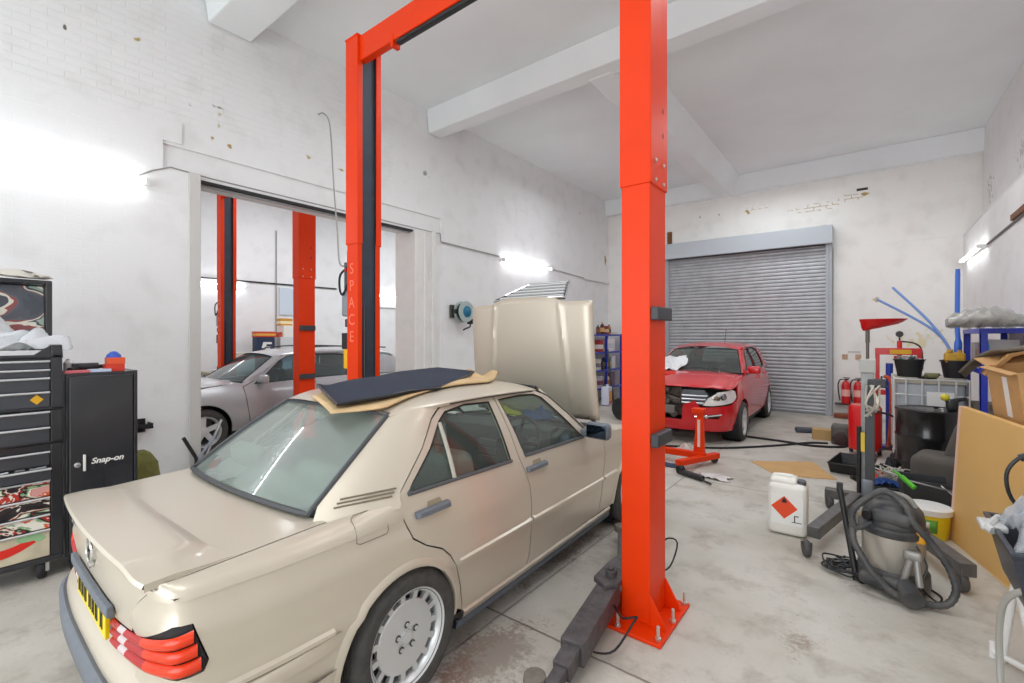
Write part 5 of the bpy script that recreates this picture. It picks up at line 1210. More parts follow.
CM = B().grid(matf, 22, 44).make('carpet_mat', mat('dark blue-black carpet', '#2f384b', .9, noise=(120, .3), bump=(160, .5)), smooth=60, solid=.012); tag(CM, 'dark blue-black boot carpet with curled edges lying on the tan paper', 'carpet mat')
rim = [matf(0, i/43) for i in range(44)]+[matf(i/21, 1) for i in range(1, 22)]+[matf(1, 1-i/43) for i in range(1, 44)]+[matf(1-i/21, 0) for i in range(1, 21)]
o = B().tube(rim, .009, 6, closed=True).make('bound_edge', BLACK); o.parent = CM
# ------------------------------------------------------------------ blue shelving in the far corner, with its stock
blue = mat('blue shelving', '#2336b4', .4, 0, .2); board = mat('grey shelf board', '#9aa0a8', .6)
def rack(name, label, x0, x1, ys, top, shelves, pw=.05, dz=.045):
    T = thing(name, label, 'shelving', ((x0+x1)/2, (ys[0]+ys[-1])/2, 0)); ox, oy = T.location.x, T.location.y
    for x in (x0, x1-pw):
        for y in ys: 
            b = B(); b.b2(x-ox, x+pw-ox, y-oy, y+.008-oy, 0, top); b.b2((x if x == x0 else x+pw-.008)-ox, (x+.008 if x == x0 else x+pw)-ox, y-oy, y+pw-oy, 0, top); b.make('upright', blue, T, smooth=0)
    for z in shelves:
        b = B(); b.b2(x0+.012-ox, x1-.012-ox, ys[0]+.01-oy, ys[-1]+pw-.01-oy, z-.014, z-.002); o = b.make('shelf', board, T, smooth=0)
        for x in (x0-.006, x1-.014): B().b2(x-ox, x+.02-ox, ys[0]-oy, ys[-1]+pw-oy, z-dz, z).make('shelf_beam', blue, o, smooth=0, bevel=.002)
        for y in (ys[0]-.006, ys[-1]+pw-.014): B().b2(x0-ox, x1-ox, y-oy, y+.02-oy, z-dz, z).make('shelf_beam', blue, o, smooth=0, bevel=.002)
    return T
rack('shelving_unit', 'blue metal shelving stacked with parts in the far corner behind the bonnet', -5.90, -5.45, (10.1, 11.1, 12.0), 1.78, (.40, .86, 1.32, 1.77))
def carton(x, y, z, sx, sy, sz, col, label, band=None, cat='box', rz=0, name='parts_carton'):
    t = thing(name, label, cat, (x, y, z), rz); B().b2(-sx/2, sx/2, -sy/2, sy/2, 0, sz).make('carton_body', mat('carton '+col, col, .6), t, smooth=0, bevel=.004)
    if band: B().b2(-sx/2-.001, sx/2+.0015, -sy/2-.0015, sy/2+.001, sz*.25, sz*.62).make('printed_band', mat('band '+band, band, .5), t, smooth=0)
    return t
def bottle(x, y, z, r, h, col, cap, label, name='oil_bottle', cat='bottle'):
    t = thing(name, label, cat, (x, y, z)); B().lathe([(r*.9, 0), (r, .01), (r, h*.68), (r*.75, h*.8), (r*.35, h*.86), (r*.35, h*.9)], n=18).make('bottle_body', mat('bottle '+col, col, .35), t); B().lathe([(r*.42, h*.88), (r*.42, h), (r*.3, h)], n=14).make('cap', mat('cap '+cap, cap, .4), t); B().lathe([(r*1.01, h*.2), (r*1.01, h*.55)], n=18, cap=False).make('paper_label', mat('paper '+cap, cap, .5), t)
    return t
Z = (.40, .86, 1.32, 1.77)
bottle(-5.55, 10.80, Z[3], .05, .24, '#4c2f26', '#8a4a30', 'brown bottle on top of the far blue shelving nearest the bonnet'); bottle(-5.52, 10.98, Z[3], .055, .31, '#3a2722', '#d9a46a', 'tall dark brown bottle on top of the far blue shelving'); carton(-5.56, 11.20, Z[3], .2, .12, .22, '#8f3c2c', 'small red-brown carton on top of the far blue shelving', '#d8c49a'); bottle(-5.52, 11.38, Z[3], .05, .26, '#c98d4e', '#4a332a', 'amber bottle on the far blue shelving next to the lift post'); tag(B().b2(-.09, .09, -.17, .17, 0, .06).make('parts_tray', mat('pale tray', '#c9cbd2', .5), loc=(-5.50, 11.55, Z[3]), smooth=0, bevel=.006), 'pale plastic tray on top of the far blue shelving', 'tray')
carton(-5.56, 10.86, Z[2], .18, .17, .30, '#a42f33', 'dark red carton with white band on the upper level of the far shelving', '#e5dcd6'); carton(-5.58, 11.42, Z[2], .2, .42, .34, '#e3e2e6', 'large white printed carton on the upper level of the far shelving', '#c8cfda')
carton(-5.58, 10.78, Z[1], .18, .14, .27, '#d9cfc3', 'cream carton on the middle level of the far shelving', '#7d7f88'); carton(-5.55, 10.96, Z[1], .16, .10, .2, '#4a3d36', 'narrow brown carton on the middle level of the far shelving'); carton(-5.56, 11.28, Z[1], .18, .16, .29, '#43506f', 'navy carton with yellow band on the middle level of the far shelving', '#ead22c'); carton(-5.56, 11.56, Z[1], .18, .2, .33, '#d7d9de', 'pale grey carton on the middle level of the far shelving')
carton(-5.56, 10.84, Z[0], .18, .2, .3, '#b9b6bd', 'grey carton on the lowest level of the far shelving', '#7c3f58'); bottle(-5.54, 11.28, Z[0], .07, .32, '#d8cdb9', '#c07a3c', 'cream oil bottle on the lowest level of the far shelving'); carton(-5.56, 11.52, Z[0], .18, .2, .35, '#74506b', 'mauve carton on the lowest level of the far shelving')
t = thing('oil_can', 'white and blue oil can with orange label standing before the far shelving', 'oil can', (-5.22, 10.62, 0), 8); B().rbox((0, 0, .24), (.20, .27, .46), .03).cyl((0, .06, .46), (0, .06, .52), .03).make('can_body', mat('pale can', '#d7dcee', .35), t); B().b2(.099, .103, -.11, .11, .12, .36).make('can_label', mat('orange label', '#eca021', .4), t, smooth=0); B().b2(.100, .1045, -.11, .11, .05, .12).make('red_stripe', mat('red stripe', '#d8432a', .4), t, smooth=0)
tag(B().tube([(-5.20, 10.98, 0), (-5.40, 11.04, 1.38)], .028, 10).make('steel_tube', mat('dark grey tube', '#4d5158', .45, .4)), 'dark grey tube leaning against the far blue shelving', 'tube')
tag(B().lathe([(.11, -.05), (.20, -.08), (.22, -.05), (.22, .05), (.20, .08), (.11, .05)], (0, 0, .22), (.5, 1, 0), 28).make('spare_tyre', RUBBER, loc=(-4.1, 9.0, 0)), 'loose black tyre standing on the floor beyond the raised bonnet', 'tyre')
# ------------------------------------------------------------------ far side of the next bay
t = thing('workbench', 'long workbench along the back wall of the next bay', 'workbench', (-11.60, 6.2, 0)); B().b2(-.35, .35, -2.2, 2.2, .86, .92).make('worktop', mat('bench top', '#a99f90', .6), t, smooth=0, bevel=.006)
for y in (-2.1, -.7, .7, 2.1): 
    for x in (-.3, .3): B().b2(x-.03, x+.03, y-.03, y+.03, 0, .86).make('leg', DKSTEEL, t, smooth=0)
def nb(x, y, z, *a, **k): return carton(x, y, z, *a, **k)
nb(-11.5, 4.72, .92, .34, .40, .42, '#cfc8bc', 'tall beige carton on the bench of the next bay'); t = nb(-11.45, 5.17, .92, .22, .42, .78, '#23304f', 'navy box with white emblem on the bench of the next bay')
B().prism([(.112, -.12, .42), (.112, .06, .42), (.112, .12, .56), (.112, .0, .56), (.112, .02, .61), (.112, .14, .61), (.112, .13, .66), (.112, -.06, .66), (.112, -.10, .52), (.112, .0, .52), (.112, -.02, .47), (.112, -.13, .47)], (.004, 0, 0)).make('white_emblem', WHITE, t, smooth=0)
nb(-11.45, 5.17, 1.70, .24, .44, .13, '#d0452b', 'red packet row lying on the navy box', '#e8b04a'); nb(-11.5, 5.76, .92, .35, .5, .78, '#d5d7da', 'grey metal cabinet on the bench of the next bay', '#9aa0a6'); nb(-11.5, 5.80, 1.70, .34, .42, .28, '#ece9e3', 'white carton on the grey metal cabinet of the next bay'); nb(-11.55, 5.72, 1.98, .2, .3, .18, '#c98f35', 'ochre packet topping the white carton of the next bay', '#efe0b8'); nb(-11.5, 5.555, 1.70, .18, .09, .12, '#c9502f', 'orange-red packet beside the white carton of the next bay')
tag(B().b2(-.01, .02, -.26, .26, -.35, .35).make('wall_notice', mat('pale blue notice', '#cfdbe8', .5), loc=(-11.98, 6.05, 2.62), smooth=0), 'pale blue notice board on the back wall of the next bay', 'notice board')
t = thing('drawer_cabinet', 'red drawer cabinet beyond the tail of the estate car', 'tool cabinet', (-10.6, 9.6, 0), 25); B().b2(-.3, .3, -.35, .35, 0, .95).make('carcass', mat('dark red', '#8f1a26', .35), t, smooth=0, bevel=.006)
for k in range(6): B().b2(.3, .315, -.32, .32, .10+.14*k, .225+.14*k).make('drawer', mat('cherry red', '#c4223a', .3), t, smooth=0, bevel=.004)
nb(-10.6, 9.5, .95, .3, .35, .22, '#6d7fa8', 'blue-grey box on the red drawer cabinet of the next bay', rz=25); nb(-10.55, 9.85, .95, .2, .2, .3, '#39435c', 'dark navy box on the red drawer cabinet of the next bay', rz=25)
t = thing('stool_box', 'tan carton standing before the back wall of the next bay', 'box', (-11.3, 2.75, 0)); B().b2(-.3, .3, -.4, .4, 0, 1.0).make('carton_body', mat('tan carton', '#b9935f', .7, noise=(5, .2)), t, smooth=0, bevel=.006)
tag(B().lathe([(.07, 0), (.075, .02), (.075, .25), (.03, .3), (.03, .42), (.0, .43)], n=16).make('black_flask', BLACK, loc=(-11.2, 2.95, 1.0)), 'black flask standing on the tan carton of the next bay', 'flask')

for nm, x, y, col, lab, sd in (('yellow_cloth', -.22, 2.17, '#e3e02a', 'bright yellow cloth lying under the windscreen of the champagne saloon', 51), ('blue_cloth', .12, 2.17, '#2f62a8', 'blue cloth lying under the windscreen of the champagne saloon', 52)):
    q = car2w(x, y, .945); crumple(nm, (q.x, q.y, q.z), .34, .14, mat(nm+' fabric', col, .8), lab, 'cloth', .075, sd, n=14, rz=2)
# ------------------------------------------------------------------ jerrycan
t = thing('jerrycan', 'white plastic jerrycan with orange diamond label on the floor', 'jerrycan', (-.575, 4.70, 0), 2)
b = B(); b.rbox((0, 0, .225), (.290, .25, .44), .045, 4); b.rbox((-.03, 0, .455), (.20, .20, .05), .02, 3)
b.make('can_body', mat('milky plastic', '#ecebe4', .38), t); B().cyl((.10, -.04, .435), (.105, -.045, .475), .033, n=18).make('cap', mat('dark cap', '#55565a', .5), t)
B().tube([(-.11, 0, .445), (-.10, 0, .485), (0, 0, .492), (.04, 0, .485), (.055, 0, .45)], .014, 8, 3).make('handle', mat('milky plastic', '#ecebe4', .4), t)
LB = B().b2(-.118, .118, -.1265, -.1245, .10, .345).make('paper_label', mat('label white', '#f2f2ef', .5), t, smooth=0)
B().prism([(-.118, -.1275, .245), (-.020, -.1275, .148), (.078, -.1275, .245), (-.020, -.1275, .342)], (0, .001, 0)).make('orange_diamond', mat('hazard orange', '#ee4d1e', .45), LB, smooth=0)
B().prism([(-.040, -.1285, .285), (.0, -.1285, .285), (-.006, -.1285, .312), (-.020, -.1285, .33), (-.034, -.1285, .312)], (0, .001, 0)).make('flame_mark', BLACK, LB, smooth=0)
B().b2(.035, .108, -.1275, -.1265, .128, .134).b2(.052, .060, -.1275, -.1265, .134, .188).b2(.052, .085, -.1275, -.1265, .180, .188).make('black_pictogram', BLACK, LB, smooth=0)
# flat cardboard, leads on the floor
tag(B().prism([(-1.30, 7.02, 0), (-.93, 6.52, 0), (-.32, 6.74, 0), (-.63, 7.50, 0), (-1.24, 7.08, 0)], (0, 0, .008)).make('cardboard_sheet', mat('corrugated card', '#c9a06a', .8, noise=(6, .2, '#9a7a4e')), smooth=0), 'flat cardboard sheet lying on the floor behind the white jerrycan', 'cardboard')
wire('floor_hose', [(-1.80, 8.62, .03), (-1.55, 8.66, .02), (-1.1, 8.62, .018), (-.75, 8.55, .018), (-.35, 8.75, .018), (-.2, 9.3, .018), (-.35, 9.9, .018)], .018, RUBBER, 'black air hose running from the red hatchback wheel across the floor', 'hose', 5)
wire('floor_hose', [(-3.0, 7.05, .016), (-2.5, 7.18, .016), (-1.8, 7.55, .016), (-1.2, 8.2, .016), (-.8, 8.75, .016), (-.55, 8.9, .016)], .016, RUBBER, 'black cable running along the floor in front of the red hatchback', 'cable', 5)
t = thing('hose_coupling', 'black hose coupling at the front wheel of the red hatchback', 'coupling', (-1.80, 8.62, .03)); B().cyl((-.05, 0, .01), (.07, 0, .01), .032, n=12).make('sleeve', BLACK, t); B().cyl((.07, 0, .01), (.11, 0, .01), .02, n=12).make('nozzle', STEEL, t)
t = thing('inspection_lamp', 'dark grey lead lamp lying on the floor near the shutter', 'lamp', (-.92, 9.75, 0), 20); B().rbox((0, 0, .05), (.34, .13, .09), .03).make('lamp_body', mat('slate plastic', '#4d545e', .5), t); B().tube([(.15, 0, .05), (.3, .05, .03), (.42, 0, .02)], .012, 6, 4).make('lead', BLACK, t)
t = thing('cardboard_box', 'small tan box on the floor beside the waste oil drainer', 'box', (-.66, 9.3, 0), 8); B().b2(-.13, .13, -.1, .1, 0, .17).make('carton_body', mat('tan card', '#bd9a66', .75), t, smooth=0, bevel=.004)
t = thing('electric_motor', 'dark grey motor on the floor against the waste oil drainer', 'motor', (-.39, 9.1, 0)); B().rbox((0, 0, .15), (.24, .3, .30), .03).make('housing', mat('dirty grey', '#5f5c57', .6, noise=(12, .3)), t); B().lathe([(.09, 0), (.10, .02), (.10, .04), (.03, .05)], (0, -.15, .1), (0, -1, 0), 20).make('pulley', mat('dark red pulley', '#3a2320', .5), t)
tag(B().rbox((0, 0, .05), (.30, .16, .10), .02).make('wooden_block', mat('red-brown wood', '#8d4c33', .7, noise=(9, .3)), loc=(-.48, 11.95, 0)), 'red-brown wooden block on the floor under the fire extinguishers', 'wooden block')
# red support stand before the hatchback
t = thing('support_stand', 'red steel engine support stand on castors before the red hatchback', 'support stand', (-1.80, 6.45, 0))
b = B(); b.prism([(-.095, -.03, .10), (.055, -.03, .10), (.03, -.03, .70), (-.045, -.03, .70)], (0, .06, 0)); PO = b.make('upright_post', lift_red, t, smooth=0, bevel=.006)
B().rbox((-.025, 0, .715), (.16, .12, .07), .012).make('top_head', lift_red, PO); B().b2(-.035, .0, -.034, -.029, .24, .60).make('rating_strip', mat('pale strip', '#e9c9c2', .5), PO, smooth=0)
B().b2(-1.02, .06, -.045, .045, .085, .165).make('base_beam', lift_red, t, smooth=0, bevel=.006); B().box((.0, -.12, .10), (.09, .78, .07), rot(0, 0, -22)).make('cross_foot', lift_red, t, smooth=0, bevel=.006)
for x, y in ((.12, .2), (-.13, -.45), (-.98, 0)): B().lathe([(.015, -.018), (.045, -.02), (.05, 0), (.045, .02), (.015, .018)], (x, y, .05), (0, 1, 0), 16).b2(x-.02, x+.02, y-.02, y+.02, .05, .09).make('castor', DKSTEEL, t)
crumple('cloth_rag', (-1.50, 5.95, 0), .34, .20, mat('off-white rag', '#d7d0cf', .85), 'off-white rag on the floor beside the red support stand', 'rag', .05, 8)
t = thing('scissor_jack', 'black trolley part with handle on the floor at the foot of the red stand', 'jack', (-1.72, 5.78, 0), -25); B().rbox((0, 0, .035), (.34, .07, .06), .015).make('beam', DKSTEEL, t); B().lathe([(.02, -.03), (.05, -.03), (.055, 0), (.05, .03), (.02, .03)], (-.17, 0, .055), (0, 1, 0), 16).make('roller', RUBBER, t); B().tube([(.1, 0, .05), (.2, -.04, .03), (.32, -.05, .02)], .012, 6, 3).make('handle', BLACK, t)
crumple('paper_towel', (-2.12, 7.0, 0), .42, .3, mat('printed paper', '#d8d3cb', .85, noise=(9, .5, '#b05048')), 'crumpled printed paper on the floor behind the red support stand', 'paper', .06, 12)
crumple('dark_rag', (-2.12, 6.15, 0), .26, .18, mat('navy rag', '#3b4560', .9), 'dark navy rag on the floor beside the big red lift post', 'rag', .06, 9)
# ------------------------------------------------------------------ engine crane
gr = mat('worn grey crane paint', '#6b6968', .45, .35, noise=(14, .35)); gr2 = mat('light grey crane paint', '#a2a4a4', .45, .3, noise=(8, .2))
t = thing('engine_crane', 'folded grey engine crane on castors behind the vacuum cleaner', 'engine crane', (-.03, 5.62, 0))
B().b2(-.34, .34, -.05, .05, .10, .19).make('rear_crossbar', gr, t, smooth=0, bevel=.006)
def leg(x0, y0, x1, y1):
    b = B(); a, c = V((x0, y0, .155)), V((x1, y1, .155)); d = (c-a).normalized(); n = V((-d.y, d.x, 0)); b.loft([[p+n*i*.045+V((0, 0, j*.045)) for i, j in ((-1,-1),(1,-1),(1,1),(-1,1))] for p in (a, c)])
    o = b.make('leg', gr, t, smooth=0, bevel=.006); return o
def castor(x, y, par):
    o = B().lathe([(.02, -.02), (.054, -.022), (.062, -.012), (.062, .012), (.054, .022), (.02, .02)], (x, y-.01, .062), (1, .4, 0), 20).make('castor', mat('castor grey', '#4a4847', .6), par); B().tube([(x-.03, y, .055), (x-.035, y, .11), (x+.035, y, .11), (x+.03, y, .055)], .010, 6).make('castor_fork', mat('old steel', '#8b857c', .4, .6), o)
l1 = leg(-.08, -.02, -.335, -1.25); castor(-.37, -1.37+.02, l1); l2 = leg(.03, -.02, .54, -1.34); castor(.505, -1.31, l2); 
for x in (-.30, .31): castor(x, -.03 if x < 0 else .0, t)
MS = B().b2(-.05, .05, -.05, .05, .19, 1.36).make('mast', gr2, t, smooth=0, bevel=.006); B().b2(-.062, .062, -.07, .07, 1.36, 1.485).make('mast_head', mat('pale grey head', '#b6b7b3', .5), MS, smooth=0, bevel=.006)
B().b2(-.018, .055, -.12, -.05, .35, 1.25).make('folded_boom', mat('dark grey boom', '#4a4d50', .5, .2), MS, smooth=0, bevel=.006); B().cyl((-.065, -.09, .22), (-.065, -.09, .85), .018, n=12).make('ram', BLACK, MS); B().rbox((.0, -.11, .28), (.09, .08, .17), .015).make('pump_block', mat('steel grey pump', '#7c828c', .4, .4), MS); B().b2(-.05, -.02, -.125, -.119, .62, .80).make('yellow_label', mat('yellow label', '#e0c640', .5), MS, smooth=0)
b = B(); random.seed(12)
for i in range(7): b.tube([(random.uniform(-.02, .10), -.10-random.uniform(0, .05), 1.25), (random.uniform(-.03, .10), -.15, 1.08), (random.uniform(-.02, .09), -.12, .95+random.uniform(0, .08))], .009, 6, 4)
b.make('lifting_chain', mat('pale chain', '#c9c5bb', .4, .5), MS); B().b2(-.0, .14, -.09, .06, 1.225, 1.30).make('chain_bracket', DKSTEEL, MS, smooth=0, bevel=.01)
# ------------------------------------------------------------------ vacuum cleaner
vb = mat('dusty black plastic', '#36383c', .5, noise=(9, .3, '#8a867d')); inox = mat('brushed steel drum', '#bdb8ae', .32, .5, noise=(5, .2))
t = thing('vacuum_cleaner', 'dusty wet and dry vacuum cleaner with coiled black hose', 'vacuum cleaner', (.115, 4.12, 0), -12)
B().lathe([(.165, .13), (.172, .14), (.172, .37), (.165, .375)], n=40).make('steel_drum', inox, t)
b = B(); b.lathe([(.185, .03), (.20, .05), (.195, .13), (.175, .15)], n=40); b.rbox((0, -.14, .07), (.30, .14, .08), .03); BASE = b.make('base', vb, t)
for a in (40, 140, 220, 320): x, y = .19*cos(radians(a)), .19*sin(radians(a)); B().lathe([(.012, -.014), (.034, -.016), (.034, .016), (.012, .014)], (x, y, .034), (sin(radians(a)), -cos(radians(a)), 0), 16).b2(x-.015, x+.015, y-.015, y+.015, .04, .07).make('castor', BLACK, BASE)
b = B(); b.lathe([(.178, .37), (.192, .385), (.195, .415), (.18, .43)], n=40); LIDV = b.make('lid_ring', vb, t); b = B(); b.lathe([(.17, .43), (.172, .47), (.16, .53), (.13, .57), (.07, .59), (.0, .595)], n=36); b.rbox((.02, -.12, .50), (.22, .12, .09), .035); HD = b.make('motor_head', vb, t)
B().tube([(-.10, -.02, .565), (-.05, -.02, .625), (.07, -.02, .625), (.12, -.02, .565)], .020, 10, 4).make('carry_handle', mat('grey dusty handle', '#8d8a83', .6), HD); B().lathe([(.034, 0), (.036, .015), (.03, .03), (.0, .032)], (-.10, -.15, .49), (-.4, -1, .1), 20).make('dial', BLACK, HD)
for x, y in ((.16, -.10), (-.17, .06)): B().rbox((x, y, .40), (.05, .03, .07), .01).make('yellow_clip', mat('amber clip', '#e8a41c', .4), LIDV)
b = B(); b.cyl((.10, -.20, .10), (.16, -.30, .07), .055, .06, 20); b.rbox((.06, -.19, .09), (.16, .10, .09), .025); b.make('hose_inlet', vb, t); B().rbox((.13, -.14, .29), (.10, .06, .07), .02).cyl((.12, -.17, .27), (.09, -.18, .13), .02, n=12).cyl((.15, -.16, .27), (.17, -.19, .12), .02, n=12).make('accessory_holder', mat('silver tool clip', '#9a9893', .4, .4), t)
Ri = Matrix.Rotation(radians(12), 3, 'Z')
def vl(x, y, z): p = Ri @ V((x-.115, y-4.12, 0)); return V((p.x, p.y, z))
hp = [vl(*p) for p in ((.0, 4.0, .44), (-.085, 3.97, .40), (-.105, 3.96, .50), (-.03, 3.98, .60), (.07, 4.02, .66), (.17, 3.99, .60), (.215, 3.95, .50), (.30, 3.94, .40), (.385, 3.93, .26), (.41, 3.92, .14), (.36, 3.90, .05), (.24, 3.87, .036), (.12, 3.85, .06), (.02, 3.86, .14), (-.06, 3.90, .25), (-.10, 3.94, .33), (-.10, 3.99, .42))]
P = spline(hp, 10); b = B(); m = len(P); b.tube(P, .022, 10, rad=lambda q: .0215+.0018*sin(q*m*2.2)); b.make('suction_hose', vb, t, smooth=60)
b = B(); b.tube([vl(.22, 4.0, .36), vl(.28, 3.96, .24), (vl(.25, 3.92, .12)), vl(.33, 3.98, .02), vl(.36, 4.1, .01), vl(.30, 4.2, .01)], .006, 6, 5); b.make('thin_lead', BLACK, t)
tag(B().cyl((-.19, 4.30, .56), (-.085, 4.06, .02), .020, n=12).cyl((-.085, 4.06, .02), (-.080, 4.05, .0), .024, n=12).b2(-.21, -.17, 4.28, 4.32, .54, .60).make('suction_tube', BLACK), 'straight black suction tube leaning on the vacuum cleaner', 'suction tube')
b = B(); random.seed(21)
for i in range(9):
    a0 = random.uniform(0, 6); r = random.uniform(.05, .14); cx, cy = -.14+random.uniform(-.06, .06), 4.16+random.uniform(-.08, .08)
    b.tube([(cx+r*cos(a0+k*.8), cy+r*.8*sin(a0+k*.8), .012+.012*(k % 3)+.02*random.random()) for k in range(9)], .006, 6, 4)
tag(b.make('power_lead', BLACK), 'tangled black power lead on the floor by the vacuum cleaner', 'power lead')
# ------------------------------------------------------------------ tub, crate, trays and rags
t = thing('plastic_tub', 'yellow and white tub with green label in front of the leaning panel', 'tub', (.385, 5.36, 0)); B().lathe([(.13, 0), (.135, .01), (.150, .20), (.15, .205)], n=32).make('tub_body', mat('yellow tub', '#ecd21f', .4), t); B().lathe([(.150, .20), (.162, .205), (.164, .25), (.150, .255), (.02, .245)], n=32).make('white_rim', WHITE, t)
b = B(); b.loft([[V((.1425*cos(a)*k, .1425*sin(a)*k, z)) for a in [radians(-150+8*i) for i in range(11)]] for z, k in ((.06, .99), (.17, 1.045))], closed=False); b.make('tub_label', mat('green label', '#63a83c', .5), t, solid=.002)
b = B(); b.loft([[V((.145*cos(a)*k, .145*sin(a)*k, z)) for a in [radians(-132+6*i) for i in range(8)]] for z, k in ((.10, 1.005), (.15, 1.035))], closed=False); b.make('white_label', WHITE, t, solid=.002)
def bin_(b, w, d, h, th=.012, flare=1.1):
    A = [(-1,-1),(1,-1),(1,1),(-1,1)]
    def ring(k, z, i=0): return [V((x*(w/2*k-i), y*(d/2*k-i), z)) for x, y in A]
    b.loft([ring(1, 0), ring(flare, h), ring(flare+.03, h), ring(flare+.03, h+.012), ring(flare, h+.012, th), ring(1, th, th)]); return b
dk = mat('dark grey plastic', '#3f4144', .5, noise=(8, .25))
t = thing('storage_crate', 'dark grey crate with wire bail behind the yellow tub', 'crate', (.44, 5.93, 0), 4); bin_(B(), .40, .30, .34).make('crate_body', dk, t, smooth=0, bevel=.006); B().tube([(-.22, -.16, .35), (-.20, -.20, .36), (.18, -.20, .30), (.22, -.17, .35)], .008, 6).tube([(.05, -.17, .34), (.24, -.26, .18)], .008, 6).make('wire_bail', STEEL, t)
tag(B().cyl((.22, 5.66, .40), (.31, 5.58, .33), .022, n=12).cyl((.17, 5.71, .43), (.22, 5.66, .40), .012, n=10).make('green_brush', mat('lime green plastic', '#58c32a', .4)), 'lime green brush handle resting on the dark grey crate', 'brush')
t = thing('drain_tray', 'black rectangular drain tray on the floor beside the crane mast', 'tray', (-.19, 7.38, 0), -8); bin_(B(), .36, .62, .12, flare=1.12).make('tray_body', BLACK, t, smooth=0, bevel=.006)
t = thing('tool_bin', 'low black bin behind the crane crossbar', 'bin', (.11, 6.30, 0), 6); bin_(B(), .34, .22, .13).make('bin_body', dk, t, smooth=0, bevel=.006)
crumple('red_rag', (.10, 6.78, .02), .22, .2, mat('bright red rag', '#d8241c', .85), 'bright red rag on the floor behind the crane mast', 'rag', .10, 14, n=14)
crumple('black_bag', (.17, 7.52, 0), .30, .32, mat('black sack', '#2a2b2f', .45), 'black plastic sack slumped beside the drain tray', 'sack', .22, 15, n=22)
crumple('blue_cloth', (.13, 6.31, .14), .24, .16, mat('blue cloth', '#274a8a', .85), 'dark blue cloth in the low black bin', 'cloth', .09, 16, n=14)
b = B(); random.seed(31)
for i in range(16):
    x, y = .20+random.uniform(-.10, .10), 6.60+random.uniform(-.1, .1); b.tube([(x+random.uniform(-.12, .12), y+random.uniform(-.1, .1), .03+random.uniform(0, .24)) for k in range(6)], .007, 5, 5)
tag(b.make('cable_tangle', mat('off-white flex', '#c9c7bd', .5)), 'tangle of off-white cables heaped in front of the black drum', 'cables', kind='stuff')
tag(B().rbox((0, 0, .05), (.14, .12, .10), .02).cyl((.05, 0, .08), (.16, .06, .1), .02).cyl((-.04, .02, .08), (-.12, -.02, .13), .025).make('gearbox_part', mat('oily part', '#4b4743', .45, .6, noise=(20, .4)), loc=(-.06, 6.50, 0)), 'oily metal gearbox part on the floor behind the crane crossbar', 'gearbox part')
# ------------------------------------------------------------------ waste oil drainer
rd = mat('workshop red', '#d81416', .35, 0, .3)
t = thing('oil_drainer', 'red waste oil drainer with raised red funnel bowl', 'oil drainer', (-.075, 8.45, 0)); B().lathe([(.18, .08), (.195, .09), (.195, .68), (.17, .72), (.05, .735)], n=36).make('tank', rd, t)
b = B(); b.cyl((.03, 0, .73), (.03, 0, 1.80), .020, n=12); b.cyl((.03, 0, 1.62), (.03, 0, 1.80), .026, n=12); b.make('pole', mat('dull steel pole', '#7a7067', .4, .6), t)
secs = []
for z, k, dx in ((1.79, .16, .03), (1.83, .45, .09), (1.90, .85, .19), (1.955, 1.0, .215), (1.955, .95, .215), (1.88, .75, .18), (1.81, .3, .07)):
    secs.append([V((dx-.01+.275*k*cos(a), .20*k*sin(a), z-(0 if cos(a) < 0 else -.018*cos(a)*(1-k)))) for a in [2*pi*i/28 for i in range(28)]])
b = B(); b.loft(secs); b.make('funnel_bowl', rd, t)
for a in (30, 150, 270): x, y = .19*cos(radians(a)), .19*sin(radians(a)); B().lathe([(.015, -.015), (.04, -.017), (.04, .017), (.015, .015)], (x, y, .04), (1, .3, 0), 14).b2(x-.02, x+.02, y-.02, y+.02, .04, .09).make('castor', DKSTEEL, t)
B().tube([(.10, -.15, .65), (.30, -.22, .62), (.42, -.15, .42), (.30, -.2, .20), (.15, -.2, .13)], .015, 7, 5).make('drain_hose', RUBBER, t); B().tube([(.13, -.1, .72), (.16, -.12, .95), (.19, -.1, 1.15)], .012, 7, 3).make('sight_pipe', DKSTEEL, t)
# ------------------------------------------------------------------ hydraulic press
t = thing('hydraulic_press', 'red hydraulic shop press with pressure gauge behind the plastic tank', 'hydraulic press', (.33, 9.55, 0)); 
for s in (-1, 1): B().b2(s*.255-.028, s*.255+.028, -.05, .05, .03, 1.52).make('upright', rd, t, smooth=0, bevel=.004); B().b2(s*.255-.05, s*.255+.05, -.28, .28, 0, .035).make('foot', rd, t, smooth=0, bevel=.004)
HB = B().b2(-.285, .285, -.06, .06, 1.42, 1.525).make('head_beam', rd, t, smooth=0, bevel=.004); B().b2(-.10, .16, -.0625, -.06, 1.435, 1.50).make('yellow_label', mat('press yellow', '#e6b21e', .5), HB, smooth=0); B().b2(-.25, .25, -.08, .08, .78, .86).make('bed_beam', rd, t, smooth=0, bevel=.004)
RM = B().cyl((.02, 0, 1.36), (.02, 0, 1.64), .032, n=18).cyl((.02, 0, 1.34), (.02, 0, 1.40), .07, n=18).make('ram', rd, t); B().lathe([(.045, -.02), (.05, 0), (.045, .02)], (.02, 0, 1.745), (0, 1, 0), 22).cyl((.02, 0, 1.64), (.02, 0, 1.70), .012, n=10).make('pressure_gauge', mat('dark gauge', '#3a3330', .4), RM); B().tube([(.05, 0, 1.63), (.2, 0, 1.60), (.28, -.02, 1.50), (.29, -.03, 1.2)], .012, 7, 5).make('pressure_hose', DKSTEEL, RM)
